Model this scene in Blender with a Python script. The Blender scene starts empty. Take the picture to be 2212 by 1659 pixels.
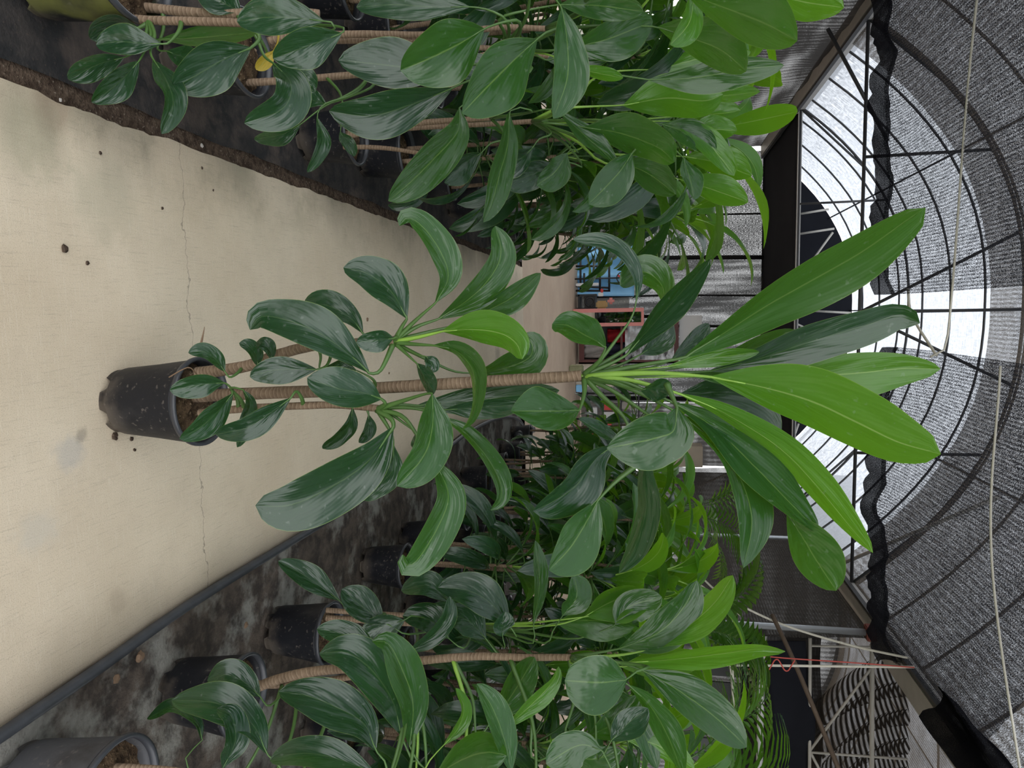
import bpy, math, random
from mathutils import Vector, Matrix, noise
random.seed(7)
SC = bpy.context.scene
COL = SC.collection

# ------------------------------------------------------------------ camera
FPX, EYE = 1500.0, 1.5
PITCH, YAW = math.radians(11.1), math.radians(5.8)
CF = Vector((math.sin(YAW)*math.cos(PITCH), math.cos(YAW)*math.cos(PITCH), -math.sin(PITCH)))
CU = Vector((math.sin(YAW)*math.sin(PITCH), math.cos(YAW)*math.sin(PITCH), math.cos(PITCH)))
CR = Vector((math.cos(YAW), -math.sin(YAW), 0))
F0 = Vector((math.sin(YAW), math.cos(YAW), 0))
CAM = Vector((0, 0, EYE))
cd = bpy.data.cameras.new('camera'); cam = bpy.data.objects.new('camera', cd); COL.objects.link(cam)
cd.sensor_fit = 'HORIZONTAL'; cd.sensor_width = 36; cd.lens = FPX/2212*36; cd.clip_start = .05; cd.clip_end = 300
# the photograph lies on its side: the picture's right is up
m = Matrix((( CU.x, -CR.x, -CF.x, CAM.x), (CU.y, -CR.y, -CF.y, CAM.y), (CU.z, -CR.z, -CF.z, CAM.z), (0, 0, 0, 1)))
cam.matrix_world = m
SC.camera = cam
# ------------------------------------------------------------------ sky, exposure
w = bpy.data.worlds.new('overcast_sky'); SC.world = w; w.use_nodes = True
bg = w.node_tree.nodes['Background']; bg.inputs[0].default_value = (.97, .985, 1.0, 1); bg.inputs[1].default_value = 1.0
SC.view_settings.view_transform = 'Standard'; SC.view_settings.look = 'None'
SC.view_settings.gamma = 1; SC.view_settings.use_curve_mapping = False
SC.view_settings.exposure = 1.7

# ------------------------------------------------------------------ pixel -> place
def ray(x, y): return CF + CU*((x-1106)/FPX) + CR*((y-829.5)/FPX)
def gnd(x, y, z=0):
    d = ray(x, y); return CAM + d*((z-EYE)/d.z)
def onY(x, y, Y):
    d = ray(x, y); return CAM + d*(Y/d.y)
def onX(x, y, X):
    d = ray(x, y); return CAM + d*(X/d.x)
def onD(x, y, D):
    d = ray(x, y); return CAM + d*(D/d.dot(F0))

# ------------------------------------------------------------------ materials
MATS = {}
class NT:
    def __init__(s, name):
        s.m = bpy.data.materials.new(name); s.m.use_nodes = True; s.t = s.m.node_tree
        s.t.nodes.clear(); s.out = s.n('ShaderNodeOutputMaterial')
        MATS[name] = s.m
    def n(s, kind, **kw):
        nd = s.t.nodes.new(kind)
        for k, v in kw.items(): setattr(nd, k, v)
        return nd
    def l(s, a, b): s.t.links.new(a, b)
    def setin(s, sock, v):
        if hasattr(v, 'is_output'): s.l(v, sock)
        elif isinstance(v, (tuple, list)) and sock.type == 'RGBA' and len(v) == 3: sock.default_value = (*v, 1)
        else: sock.default_value = v
    def math(s, op, a, b=0.0, c=0.0, clamp=False):
        nd = s.n('ShaderNodeMath', operation=op, use_clamp=clamp)
        for i, v in enumerate((a, b, c)): s.setin(nd.inputs[i], v)
        return nd.outputs[0]
    def mix(s, f, a, b):
        nd = s.n('ShaderNodeMix', data_type='RGBA')
        s.setin(nd.inputs[0], f); s.setin(nd.inputs[6], a); s.setin(nd.inputs[7], b)
        return nd.outputs[2]
    def coord(s, kind='Object', scale=(1, 1, 1), rot=(0, 0, 0)):
        tc = s.n('ShaderNodeTexCoord'); mp = s.n('ShaderNodeMapping')
        mp.inputs['Scale'].default_value = scale; mp.inputs['Rotation'].default_value = rot
        s.l(tc.outputs[kind], mp.inputs[0]); return mp.outputs[0]
    def noise(s, v, scale=5, detail=3, rough=.5):
        nd = s.n('ShaderNodeTexNoise'); s.l(v, nd.inputs['Vector'])
        nd.inputs['Scale'].default_value = scale; nd.inputs['Detail'].default_value = detail; nd.inputs['Roughness'].default_value = rough
        return nd.outputs[0]
    def ramp(s, v, a, b):      # smooth 0..1 between a and b
        nd = s.n('ShaderNodeMapRange', interpolation_type='SMOOTHSTEP'); s.l(v, nd.inputs[0])
        nd.inputs[1].default_value = a; nd.inputs[2].default_value = b
        return nd.outputs[0]
    def bsdf(s, color, rough=.6, spec=.5, metal=0, bump=None, bstr=.3, bdist=.01):
        b = s.n('ShaderNodeBsdfPrincipled'); s.setin(b.inputs['Base Color'], color)
        s.setin(b.inputs['Roughness'], rough); b.inputs['Specular IOR Level'].default_value = spec; b.inputs['Metallic'].default_value = metal
        if bump is not None:
            bm = s.n('ShaderNodeBump'); bm.inputs['Strength'].default_value = bstr; bm.inputs['Distance'].default_value = bdist
            s.l(bump, bm.inputs['Height']); s.l(bm.outputs[0], b.inputs['Normal'])
        return b
    def done(s, sh):
        s.l(sh.outputs[0] if hasattr(sh, 'outputs') else sh, s.out.inputs[0]); return s.m

def simple(name, col, rough=.6, spec=.5, metal=0, var=.25, scale=12, bump=.15):
    t = NT(name); v = t.coord('Object')
    n = t.noise(v, scale, 4)
    c2 = tuple(min(1, x*(1+var)) for x in col); c1 = tuple(x*(1-var) for x in col)
    return t.done(t.bsdf(t.mix(n, c1, c2), rough, spec, metal, n, bump, .004))

def leaf_mat(name, base, base2, trans, rough=.36, tfac=.36, rib=(.26, .38, .12), ribf=.5):
    t = NT(name)
    tc = t.n('ShaderNodeTexCoord'); sp = t.n('ShaderNodeSeparateXYZ'); t.l(tc.outputs['UV'], sp.inputs[0])
    u = t.math('ABSOLUTE', t.math('SUBTRACT', sp.outputs[0], .5)); vv = sp.outputs[1]
    oi = t.n('ShaderNodeObjectInfo')
    # long veins that leave the midrib at a narrow angle
    q = t.math('SUBTRACT', t.math('MULTIPLY', u, 34), t.math('MULTIPLY', vv, 16))
    vein = t.math('SINE', t.math('MULTIPLY', q, 3.1))
    cx = t.n('ShaderNodeCombineXYZ'); t.l(t.math('MULTIPLY', q, .085), cx.inputs[0]); t.l(t.math('MULTIPLY', vv, 2.4), cx.inputs[1])
    t.l(t.math('MULTIPLY', oi.outputs['Random'], 37.0), cx.inputs[2])
    puck = t.noise(cx.outputs[0], 1.0, 2)
    vo = t.coord('Object'); spots = t.noise(vo, 60, 2)
    rnd = oi.outputs['Random']
    c = t.mix(t.math('MULTIPLY', puck, t.math('MULTIPLY_ADD', rnd, .9, .1), clamp=True), base, base2)
    ribm = t.math('SUBTRACT', 1.0, t.ramp(u, .006, .02))
    c = t.mix(t.math('MULTIPLY', ribm, ribf), c, rib)
    edge = t.ramp(u, .485, .5)
    c = t.mix(t.math('MULTIPLY', edge, .45), c, (.30, .42, .10))
    dust = t.ramp(spots, .66, .74)
    c = t.mix(t.math('MULTIPLY', dust, .12), c, (.5, .55, .5))
    h = t.math('ADD', t.math('MULTIPLY', puck, 1.0), t.math('MULTIPLY', vein, .006))
    b = t.bsdf(c, t.math('MULTIPLY_ADD', puck, .2, rough-.1), .72, 0, h, .36, .03)
    tr = t.n('ShaderNodeBsdfTranslucent'); t.setin(tr.inputs[0], t.mix(t.math('MULTIPLY', ribm, .5), trans, rib))
    mx = t.n('ShaderNodeMixShader'); mx.inputs[0].default_value = tfac
    t.l(b.outputs[0], mx.inputs[1]); t.l(tr.outputs[0], mx.inputs[2])
    return t.done(mx)

leaf_mat('leaf_deep', (.007, .030, .014), (.017, .060, .024), (.09, .26, .02), .27, .28, (.10, .17, .06), .35)
leaf_mat('leaf_green', (.013, .055, .013), (.030, .105, .022), (.17, .42, .015), .27, .36, (.18, .30, .07), .5)
leaf_mat('leaf_young', (.040, .14, .012), (.075, .22, .02), (.27, .58, .015), .33, .42, (.38, .55, .16))
leaf_mat('leaf_yellowed', (.42, .30, .02), (.55, .42, .04), (.6, .45, .03), .5, .3)
simple('leaf_dead', (.16, .10, .06), .8)
simple('petiole_green', (.055, .12, .025), .45, .5, 0, .3, 20)
simple('petiole_young', (.19, .34, .05), .4, .5, 0, .2, 20)

def stem_mat():
    t = NT('bark'); tc = t.n('ShaderNodeTexCoord'); sp = t.n('ShaderNodeSeparateXYZ'); t.l(tc.outputs['UV'], sp.inputs[0])
    v = t.coord('Object'); n = t.noise(v, 45, 4); n2 = t.noise(v, 9, 3)
    ring = t.math('SINE', t.math('ADD', t.math('MULTIPLY', sp.outputs[1], 520), t.math('MULTIPLY', n2, 26)))
    c = t.mix(n, (.085, .055, .035), (.25, .175, .115))
    c = t.mix(t.math('MULTIPLY', t.ramp(ring, .7, 1.0), .55), c, (.30, .225, .155))
    return t.done(t.bsdf(c, .8, .3, 0, t.math('ADD', n, t.math('MULTIPLY', ring, .16)), .6, .006))
stem_mat()

def pot_mat(name, algae=0.0, base=(.006, .0065, .009)):
    t = NT(name); v = t.coord('Object')
    n = t.noise(v, 7, 5, .6); f = t.noise(v, 70, 3)
    c = t.mix(t.ramp(n, .45, .72), base, (.028, .026, .026))
    c = t.mix(t.math('MULTIPLY', t.ramp(f, .6, .72), .35), c, (.16, .14, .12))
    sp = t.n('ShaderNodeSeparateXYZ'); tc = t.n('ShaderNodeTexCoord'); t.l(tc.outputs['Object'], sp.inputs[0])
    low = t.math('SUBTRACT', 1.0, t.ramp(sp.outputs[2], .0, .09))
    c = t.mix(t.math('MULTIPLY', t.math('MULTIPLY', low, t.ramp(n, .4, .6)), .55), c, (.13, .105, .08))
    if algae: c = t.mix(t.math('MULTIPLY', t.ramp(t.noise(v, 4.5, 4), .42, .6), algae), c, (.13, .135, .035))
    return t.done(t.bsdf(c, t.math('MULTIPLY_ADD', n, .3, .38), .3, 0, f, .15, .003))
pot_mat('black_plastic'); pot_mat('black_plastic_algae', .8); pot_mat('grey_plastic', 0, (.06, .06, .065))
simple('rim_plastic', (.03, .032, .038), .4, .5, 0, .3, 15)

def soil_mat(name, a, b, pale):
    t = NT(name); v = t.coord('Object'); n = t.noise(v, 30, 6, .7); f = t.noise(v, 120, 3); g = t.noise(v, 6, 3)
    c = t.mix(t.ramp(n, .35, .65), a, b); c = t.mix(t.ramp(f, .64, .7), c, pale)
    return t.done(t.bsdf(c, .95, .1, 0, t.math('ADD', n, t.math('MULTIPLY', f, .5)), 1.0, .012))
soil_mat('potting_soil', (.035, .022, .014), (.13, .085, .05), (.30, .23, .15))
soil_mat('dirt', (.045, .030, .022), (.12, .085, .062), (.24, .20, .16))

SLABO = (.19, 2.4)
def concrete(name, a, b, stain, moss):
    t = NT(name); v = t.coord('Object')
    big = t.noise(v, 1.1, 5, .6); mid = t.noise(v, 6, 5, .65); fine = t.noise(v, 330, 2, .6)
    br = t.noise(t.coord('Object', (110, 6, 1), (0, 0, .35)), 1.8, 4, .7)
    br2 = t.noise(t.coord('Object', (7, 110, 1), (0, 0, -.9)), 1.8, 4, .7)
    c = t.mix(t.ramp(big, .3, .7), a, b)
    c = t.mix(t.math('MULTIPLY', t.ramp(mid, .5, .75), .25), c, stain)
    c = t.mix(t.math('MULTIPLY', t.ramp(br, .52, .72), .3), c, (.22, .19, .15))
    c = t.mix(t.math('MULTIPLY', t.ramp(br2, .52, .72), .3), c, (.72, .66, .54))
    c = t.mix(t.math('MULTIPLY', t.ramp(fine, .5, .75), .5), c, (.25, .205, .155))
    sp = t.n('ShaderNodeSeparateXYZ'); tc = t.n('ShaderNodeTexCoord'); t.l(tc.outputs['Object'], sp.inputs[0])
    if moss:
        e = t.math('SUBTRACT', 1.0, t.ramp(sp.outputs[0], -.81, -.34))
        c = t.mix(t.math('MULTIPLY', t.math('MULTIPLY', e, t.ramp(t.noise(v, 3.5, 6, .75), .42, .7)), .5), c, (.20, .185, .125))
        def spot(px, py, r, col, k):
            g = gnd(px, py); nd = t.n('ShaderNodeVectorMath', operation='DISTANCE'); t.l(tc.outputs['Object'], nd.inputs[0]); nd.inputs[1].default_value = (g.x-SLABO[0], g.y-SLABO[1], 0)
            dd = t.math('ADD', nd.outputs['Value'], t.math('MULTIPLY', t.math('SUBTRACT', t.noise(v, 14, 4, .7), .5), r*1.6))
            return t.mix(t.math('MULTIPLY', t.math('SUBTRACT', 1.0, t.ramp(dd, r*.3, r)), k), c, col)
        for a_ in ((150, 975, .07, (.33, .335, .34), .38), (175, 940, .03, (.12, .10, .08), .4), (110, 235, .09, (.30, .22, .15), .5), (60, 290, .14, (.30, .28, .19), .5), (1112, 655, .16, (.18, .15, .12), .6), (1075, 770, .16, (.2, .17, .13), .5), (230, 430, .16, (.36, .33, .24), .4), (255, 1300, .05, (.36, .29, .21), .35), (80, 1150, .08, (.45, .43, .38), .35), (520, 330, .14, (.34, .31, .22), .5)): c = spot(*a_)
        ln = t.math('ABSOLUTE', t.math('SUBTRACT', t.math('ADD', sp.outputs[1], t.math('MULTIPLY', t.noise(v, 5, 4, .7), .12)), gnd(425, 900).y-SLABO[1]+.06))
        c = t.mix(t.math('MULTIPLY', t.math('SUBTRACT', 1.0, t.ramp(ln, .0008, .0022)), .5), c, (.12, .10, .08))
    return t.done(t.bsdf(c, .85, .25, 0, t.math('ADD', t.math('MULTIPLY', br, .6), fine), .22, .003))
concrete('concrete_path', (.53, .435, .315), (.63, .535, .405), (.42, .355, .27), True)
concrete('concrete_far', (.54, .40, .29), (.64, .50, .37), (.44, .33, .25), False)

def mat_cover(name, dark, mid, pale, amount):
    t = NT(name); v = t.coord('Object'); big = t.noise(v, 2.6, 5, .62); mi = t.noise(v, 11, 5, .65); f = t.noise(v, 90, 3)
    c = t.mix(t.ramp(mi, .35, .65), dark, mid)
    c = t.mix(t.math('MULTIPLY', t.ramp(t.math('ADD', big, t.math('MULTIPLY', mi, .25)), .60, .74), amount), c, pale)
    c = t.mix(t.math('MULTIPLY', t.ramp(f, .62, .7), .4), c, (.09, .065, .05))
    return t.done(t.bsdf(c, .85, .3, 0, t.math('ADD', mi, f), .5, .006))
mat_cover('weed_mat_black', (.012, .012, .013), (.035, .03, .028), (.08, .06, .05), .6)
mat_cover('weed_mat_grey', (.030, .024, .020), (.085, .066, .052), (.24, .235, .21), .75)
simple('outside_ground', (.16, .15, .12), .9, .2, 0, .3, 2)

def net(name, col, cover, stripe=0.0, period=.02, grain=.5, gscale=140, stretch=(1, 1, 1), fold=0.0, thin=.55, blotch=0.0):
    """knitted shade cloth: black yarn, open meshes between"""
    t = NT(name); v = t.coord('UV', stretch); sp = t.n('ShaderNodeSeparateXYZ'); t.l(v, sp.inputs[0])
    g = t.noise(v, gscale, 2, .6); big = t.noise(v, 2.2, 3)
    a = t.math('MULTIPLY_ADD', t.math('SUBTRACT', g, .5), grain*5, cover)
    if stripe:
        wob = t.math('MULTIPLY', big, 3.0)
        s = t.math('SINE', t.math('ADD', t.math('MULTIPLY', sp.outputs[0], 6.2832/period), wob))
        a = t.math('MULTIPLY_ADD', s, stripe, a)
    a = t.math('MULTIPLY_ADD', t.math('SUBTRACT', big, .5), .35, a)
    if blotch: a = t.math('MULTIPLY_ADD', t.math('SUBTRACT', t.noise(t.coord('UV', (1, .22, 1), (0, 0, .5)), 38, 3, .7), .5), blotch, a)
    if fold:
        fv = t.noise(t.coord('UV', (9, .8, 1), (0, 0, .25)), 1.0, 3); a = t.math('MULTIPLY_ADD', t.math('SUBTRACT', fv, .5), fold, a)
    a = t.math('MINIMUM', t.math('MAXIMUM', a, .2), .995)
    d = t.n('ShaderNodeBsdfDiffuse'); t.setin(d.inputs[0], col)
    tl = t.n('ShaderNodeBsdfTranslucent'); t.setin(tl.inputs[0], col)
    m1 = t.n('ShaderNodeMixShader'); m1.inputs[0].default_value = thin; t.l(d.outputs[0], m1.inputs[1]); t.l(tl.outputs[0], m1.inputs[2])
    tp = t.n('ShaderNodeBsdfTransparent')
    mx = t.n('ShaderNodeMixShader'); t.l(a, mx.inputs[0]); t.l(tp.outputs[0], mx.inputs[1]); t.l(m1.outputs[0], mx.inputs[2])
    return t.done(mx)
net('net_overhead', (.03, .03, .036), .72, .2, .026, .95, 170, (1, .4, 1), 0, .55, 1.3)
net('net_arch', (.15, .125, .10), .76, .10, .03, .55, 150, (.5, 1, 1), 0, .55, .7)
net('net_wall', (.045, .045, .045), .965, .03, .03, .22, 120, (1, .25, 1))
net('net_wall_folded', (.045, .045, .045), .974, .015, .03, .08, 120, (1, .25, 1), .3)
net('net_curtain', (.035, .032, .030), .985, .02, .02, .04, 150, (.2, 1, 1), .06)
net('net_curtain_grey', (.07, .065, .06), .90, .06, .032, .06, 150, (1, .15, 1), .06)
net('net_swag', (.05, .042, .034), .70, .55, .075, .1, 120, (1, .2, 1), .3)
simple('black_fabric', (.012, .013, .018), .85, .2, 0, .3, 3)

def film():
    t = NT('roof_film'); v = t.coord('UV')
    n = t.noise(t.coord('UV', (5, 1.4, 1)), 6, 5, .7); s = t.noise(t.coord('UV', (1.5, 30, 1)), 3, 3, .6)
    a = t.math('ADD', t.math('MULTIPLY_ADD', n, .7, .55), t.math('MULTIPLY', t.math('SUBTRACT', s, .5), 1.1), clamp=True)
    a = t.math('MAXIMUM', a, .15)
    tl = t.n('ShaderNodeBsdfTranslucent'); t.setin(tl.inputs[0], (.25, .265, .29))
    tp = t.n('ShaderNodeBsdfTransparent'); t.setin(tp.inputs[0], (.92, .95, 1.0))
    mx = t.n('ShaderNodeMixShader'); t.l(a, mx.inputs[0]); t.l(tp.outputs[0], mx.inputs[1]); t.l(tl.outputs[0], mx.inputs[2])
    return t.done(mx)
film()
simple('steel_grey', (.5, .485, .46), .5, .5, .3, .15, 8)
simple('steel_dark', (.06, .06, .062), .55, .5, .2, .2, 8)
simple('galvanised', (.50, .52, .53), .35, .5, .7, .15, 10)
simple('white_steel', (.55, .52, .46), .5, .5, 0, .12, 10)
simple('rusty', (.20, .055, .04), .7, .3, 0, .4, 25)
simple('cord_white', (.72, .68, .58), .8, .2, 0, .1, 30)
simple('cord_red', (.55, .10, .08), .6, .3, 0, .1, 30)
simple('cord_black', (.01, .01, .01), .8, .2, 0, .1, 30)
simple('cane_brown', (.12, .085, .06), .7, .3, 0, .3, 20)
simple('pipe_black', (.035, .037, .042), .45, .5, 0, .5, 25)
simple('tarp_blue', (.24, .55, .85), .5, .5, 0, .12, 6)
simple('pink_paint', (.68, .26, .23), .5, .4, 0, .1, 10)
simple('maroon_wood', (.10, .028, .024), .5, .4, 0, .3, 15)
simple('white_board', (.66, .66, .65), .5, .4, 0, .05, 4)
simple('cream_paint', (.62, .55, .44), .6, .3, 0, .08, 5)
simple('red_paint', (.55, .03, .025), .4, .5, 0, .1, 10)
simple('tan_card', (.46, .30, .13), .7, .3, 0, .1, 10)
simple('black_metal', (.015, .015, .016), .5, .5, 0, .2, 10)
simple('dark_cloth', (.03, .03, .05), .9, .1, 0, .4, 10)
simple('red_cloth', (.25, .015, .02), .9, .1, 0, .3, 10)
simple('pale_cloth', (.36, .33, .30), .9, .1, 0, .2, 10)
simple('mossy_block', (.26, .26, .15), .9, .2, 0, .3, 18)
simple('louvre_grey', (.05, .055, .055), .6, .3, 0, .2, 6)
t = NT('mirror_glass'); t.done(t.bsdf((.85, .87, .86), .02, .5, 1))
t = NT('clear_plastic'); b = t.bsdf((.8, .82, .84), .12, .6); tp = t.n('ShaderNodeBsdfTransparent'); mx = t.n('ShaderNodeMixShader')
t.setin(mx.inputs[0], t.ramp(t.noise(t.coord('Object', (2, 2, 4)), 2, 2), .25, 1.0)); t.l(tp.outputs[0], mx.inputs[1]); t.l(b.outputs[0], mx.inputs[2]); t.done(mx)

# ------------------------------------------------------------------ builders
def link(name, me, mat=None, parent=None, loc=None, **tags):
    o = bpy.data.objects.new(name, me); COL.objects.link(o)
    if mat and me and not me.materials:
        for q in (mat if isinstance(mat, (list, tuple)) else [mat]): me.materials.append(MATS[q])
    if parent: o.parent = parent
    if loc is not None: o.location = loc
    for k, v in tags.items(): o[k] = v
    return o
def mesh(name, verts, faces, uvs=None, smooth=True, midx=None):
    me = bpy.data.meshes.new(name); me.from_pydata([tuple(v) for v in verts], [], faces)
    if uvs:
        ul = me.uv_layers.new(name='UVMap'); flat = []
        for p in me.polygons:
            for vi in p.vertices: flat.extend(uvs[vi])
        ul.data.foreach_set('uv', flat)
    if smooth: me.polygons.foreach_set('use_smooth', [True]*len(me.polygons))
    if midx: me.polygons.foreach_set('material_index', midx)
    me.update(); return me
def empty(name, loc, label, cat, group=None, rz=0):
    o = bpy.data.objects.new(name, None); COL.objects.link(o); o.location = loc; o.rotation_euler.z = rz; o.empty_display_size = .05
    o['label'] = label; o['category'] = cat
    if group: o['group'] = group
    return o
def spline(pts, n):
    """Catmull-Rom through pts, n samples evenly spread along the length"""
    P = [Vector(p) for p in pts]
    if len(P) == 2: P = [P[0], (P[0]+P[1])/2, P[1]]
    E = [P[0]*2-P[1]] + P + [P[-1]*2-P[-2]]
    D = []
    for i in range(1, len(E)-2):
        a, b, c, d = E[i-1], E[i], E[i+1], E[i+2]
        for k in range(12):
            u = k/12
            D.append(.5*((2*b)+(c-a)*u+(2*a-5*b+4*c-d)*u*u+(3*b-a-3*c+d)*u**3))
    D.append(P[-1])
    L = [0]
    for i in range(1, len(D)): L.append(L[-1]+(D[i]-D[i-1]).length)
    out = []; j = 0
    for k in range(n):
        s = L[-1]*k/(n-1)
        while j < len(L)-2 and L[j+1] < s: j += 1
        seg = L[j+1]-L[j]; out.append(D[j].lerp(D[j+1], (s-L[j])/seg if seg > 0 else 0))
    return out
def tube(pts, rad, seg=8, cap=True):
    V, Fc, UV = [], [], []; n = len(pts); ref = None
    for i, p in enumerate(pts):
        tg = (pts[min(i+1, n-1)]-pts[max(i-1, 0)]).normalized()
        if ref is None: ref = Vector((0, 0, 1)) if abs(tg.z) < .9 else Vector((1, 0, 0))
        a = (ref - tg*ref.dot(tg)).normalized(); ref = a; b = tg.cross(a)
        r = rad(i/(n-1)) if callable(rad) else rad
        for k in range(seg):
            th = 2*math.pi*k/seg; V.append(p+a*(r*math.cos(th))+b*(r*math.sin(th))); UV.append((k/seg, i/(n-1)))
    for i in range(n-1):
        for k in range(seg):
            Fc.append((i*seg+k, i*seg+(k+1) % seg, (i+1)*seg+(k+1) % seg, (i+1)*seg+k))
    if cap: Fc.append(tuple(range(seg))[::-1]); Fc.append(tuple((n-1)*seg+k for k in range(seg)))
    return V, Fc, UV
def tube_obj(name, pts, rad, mat, parent=None, n=24, seg=8, org=None, **tags):
    org = Vector(org) if org is not None else (Vector(pts[0]) if parent is None else Vector((0, 0, 0)))
    P = spline([Vector(p)-org for p in pts], n) if len(pts) > 2 else [Vector(pts[0])-org, Vector(pts[1])-org]
    V, Fc, UV = tube(P, rad, seg)
    return link(name, mesh(name, V, Fc, UV), mat, parent, org if parent is None else None, **tags)
def bar_obj(name, a, b, wx, wz, mat, parent=None, org=None, **tags):
    """rectangular bar between two points"""
    a, b = Vector(a), Vector(b); org = Vector(org) if org is not None else (a if parent is None else Vector((0, 0, 0)))
    tg = (b-a).normalized(); up = Vector((0, 0, 1)) if abs(tg.z) < .95 else Vector((0, 1, 0))
    s = tg.cross(up).normalized(); u2 = s.cross(tg)
    V = []
    for p in (a, b):
        for sx, sz in ((-1, -1), (1, -1), (1, 1), (-1, 1)): V.append(p-org+s*(sx*wx/2)+u2*(sz*wz/2))
    return link(name, mesh(name, V, [(0, 1, 2, 3), (7, 6, 5, 4), (0, 4, 5, 1), (1, 5, 6, 2), (2, 6, 7, 3), (3, 7, 4, 0)], smooth=False), mat, parent, org if parent is None else None, **tags)
def box_obj(name, lo, hi, mat, parent=None, bev=.0, org=None, **tags):
    lo, hi = Vector(lo), Vector(hi); base = Vector(org) if org is not None else (Vector(((lo.x+hi.x)/2, (lo.y+hi.y)/2, lo.z)) if parent is None else Vector((0, 0, 0)))
    import bmesh
    bm = bmesh.new(); bmesh.ops.create_cube(bm, size=1)
    for v in bm.verts: v.co = Vector(((lo.x+hi.x)/2+v.co.x*(hi.x-lo.x), (lo.y+hi.y)/2+v.co.y*(hi.y-lo.y), (lo.z+hi.z)/2+v.co.z*(hi.z-lo.z)))-base
    if bev: bmesh.ops.bevel(bm, geom=bm.edges[:], offset=bev, segments=2, affect='EDGES')
    me = bpy.data.meshes.new(name); bm.to_mesh(me); bm.free()
    return link(name, me, mat, parent, base if parent is None else None, **tags)
def sheet(name, nu, nv, fn, mat, parent=None, uvs=None, thick=0, org=None, **tags):
    """grid surface, fn(u,v)->point, uvs(u,v)-> metres"""
    org = Vector(org) if org is not None else (Vector(fn(.5, .5)) if parent is None else Vector((0, 0, 0)))
    V, UV, Fc = [], [], []
    for j in range(nv+1):
        for i in range(nu+1):
            V.append(Vector(fn(i/nu, j/nv))-org); UV.append(uvs(i/nu, j/nv) if uvs else (i/nu, j/nv))
    for j in range(nv):
        for i in range(nu):
            a = j*(nu+1)+i; Fc.append((a, a+1, a+nu+2, a+nu+1))
    o = link(name, mesh(name, V, Fc, UV), mat, parent, org if parent is None else None, **tags)
    if thick:
        md = o.modifiers.new('thickness', 'SOLIDIFY'); md.thickness = thick; md.offset = 0
    return o
def nz(x, y=0, z=0): return noise.noise(Vector((x, y, z)))

# ---- a leaf blade: midrib points, side vectors, top normals, half widths
def width_at(t, tip=.62):
    s = max(0.0, math.sin(math.pi*min(1, t)**1.12)); return s**(.86 if t < .54 else tip)
COLS = (-1, -.62, -.25, 0, .25, .62, 1)
def blade(M, L, N, hw, fold=.22, rip=.07, ph=0.0, cup=0.0, tip=.62):
    V, UV, Fc = [], [], []; n = len(M); nc = len(COLS)
    for i in range(n):
        t = i/(n-1); w_ = hw*width_at(t, tip)+.0012
        for s in COLS:
            z = fold*abs(s)*w_ - cup*s*s*w_ + rip*w_*s*s*math.sin(7.5*t*(1.3 if s > 0 else 1.0)+ph+(1.7 if s > 0 else 0))
            V.append(M[i]+L[i]*(s*w_)+N[i]*z); UV.append((s*.5+.5, t))
    for i in range(n-1):
        for k in range(nc-1):
            a = i*nc+k; Fc.append((a, a+1, a+nc+1, a+nc))
    return V, Fc, UV

# ================================================================== the setting
XL, XR, ZG, XC, ARC, RISE = -3.3, 3.4, 3.9, .05, 3.35, 1.78
YB, YF, Y0 = 15.6, 9.4, -2.6          # back wall, start of the netted roof, front end
def arch(x, xc=XC): return ZG + RISE*(1-min(1, abs((x-xc)/ARC))**2.4)
BED = -.02                             # level of the planting beds

sheet('ground', 8, 8, lambda u, v: (-40+80*u, -20+80*v, -.08), 'outside_ground', kind='structure', label='plain earth ground outside the shade house')
def slab_edge(Y): return -.575 + .012*nz(Y*3.1, 4) + .010*nz(Y*9.0, 9) + .005*nz(Y*27, 2)
def slab(u, v):
    Y = Y0-1 + (8.4-Y0+1)*v; a = slab_edge(Y); b = .942+.012*max(0, Y-1) + .006*nz(Y*5, 7)
    return (a+(b-a)*u, Y, 0)
o = sheet('floor', 6, 420, slab, 'concrete_path', org=(.19, 2.4, 0), kind='structure', label='pale brushed concrete path between the plant rows'); md = o.modifiers.new('depth', 'SOLIDIFY'); md.thickness = .06; md.offset = -1
sheet('floor_cross', 4, 4, lambda u, v: (-9+18*u, 8.4+7.6*v, -.004), 'concrete_far', kind='structure', label='brownish concrete crossway beyond the end of the path')
def bump_ground(x0, x1, y0, y1, amp, z):
    return lambda u, v: (x0+(x1-x0)*u, y0+(y1-y0)*v, z+amp*nz((x0+(x1-x0)*u)*14, (y0+(y1-y0)*v)*14)+amp*.5*nz((x0+(x1-x0)*u)*40, (y0+(y1-y0)*v)*40, 3))
sheet('ground_dirt', 26, 460, bump_ground(-.80, -.55, Y0-1, 8.4, .009, -.018), 'dirt', kind='structure', label='strip of bare brown dirt along the path edge')
sheet('ground_mat', 40, 200, lambda u, v: (-.632-.02*nz(v*14, 3)-.012*nz(v*60, 8)-3.4*u, Y0-1+(9.4-Y0)*v, BED+.012+.004*nz(u*40, v*60) + .006*nz(v*30, 5)*max(0, 1-u*12)), 'weed_mat_black', kind='structure', label='black plastic weed mat under the pots left of the path')
sheet('ground_bed', 60, 200, bump_ground(.93, 4.2, Y0-1, 8.2, .007, BED+.002), 'weed_mat_grey', kind='structure', label='mottled grey and brown weed mat right of the path')

net('net_arch_dense', (.12, .095, .07), .9, .05, .03, .2, 150, (.5, 1, 1))
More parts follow.
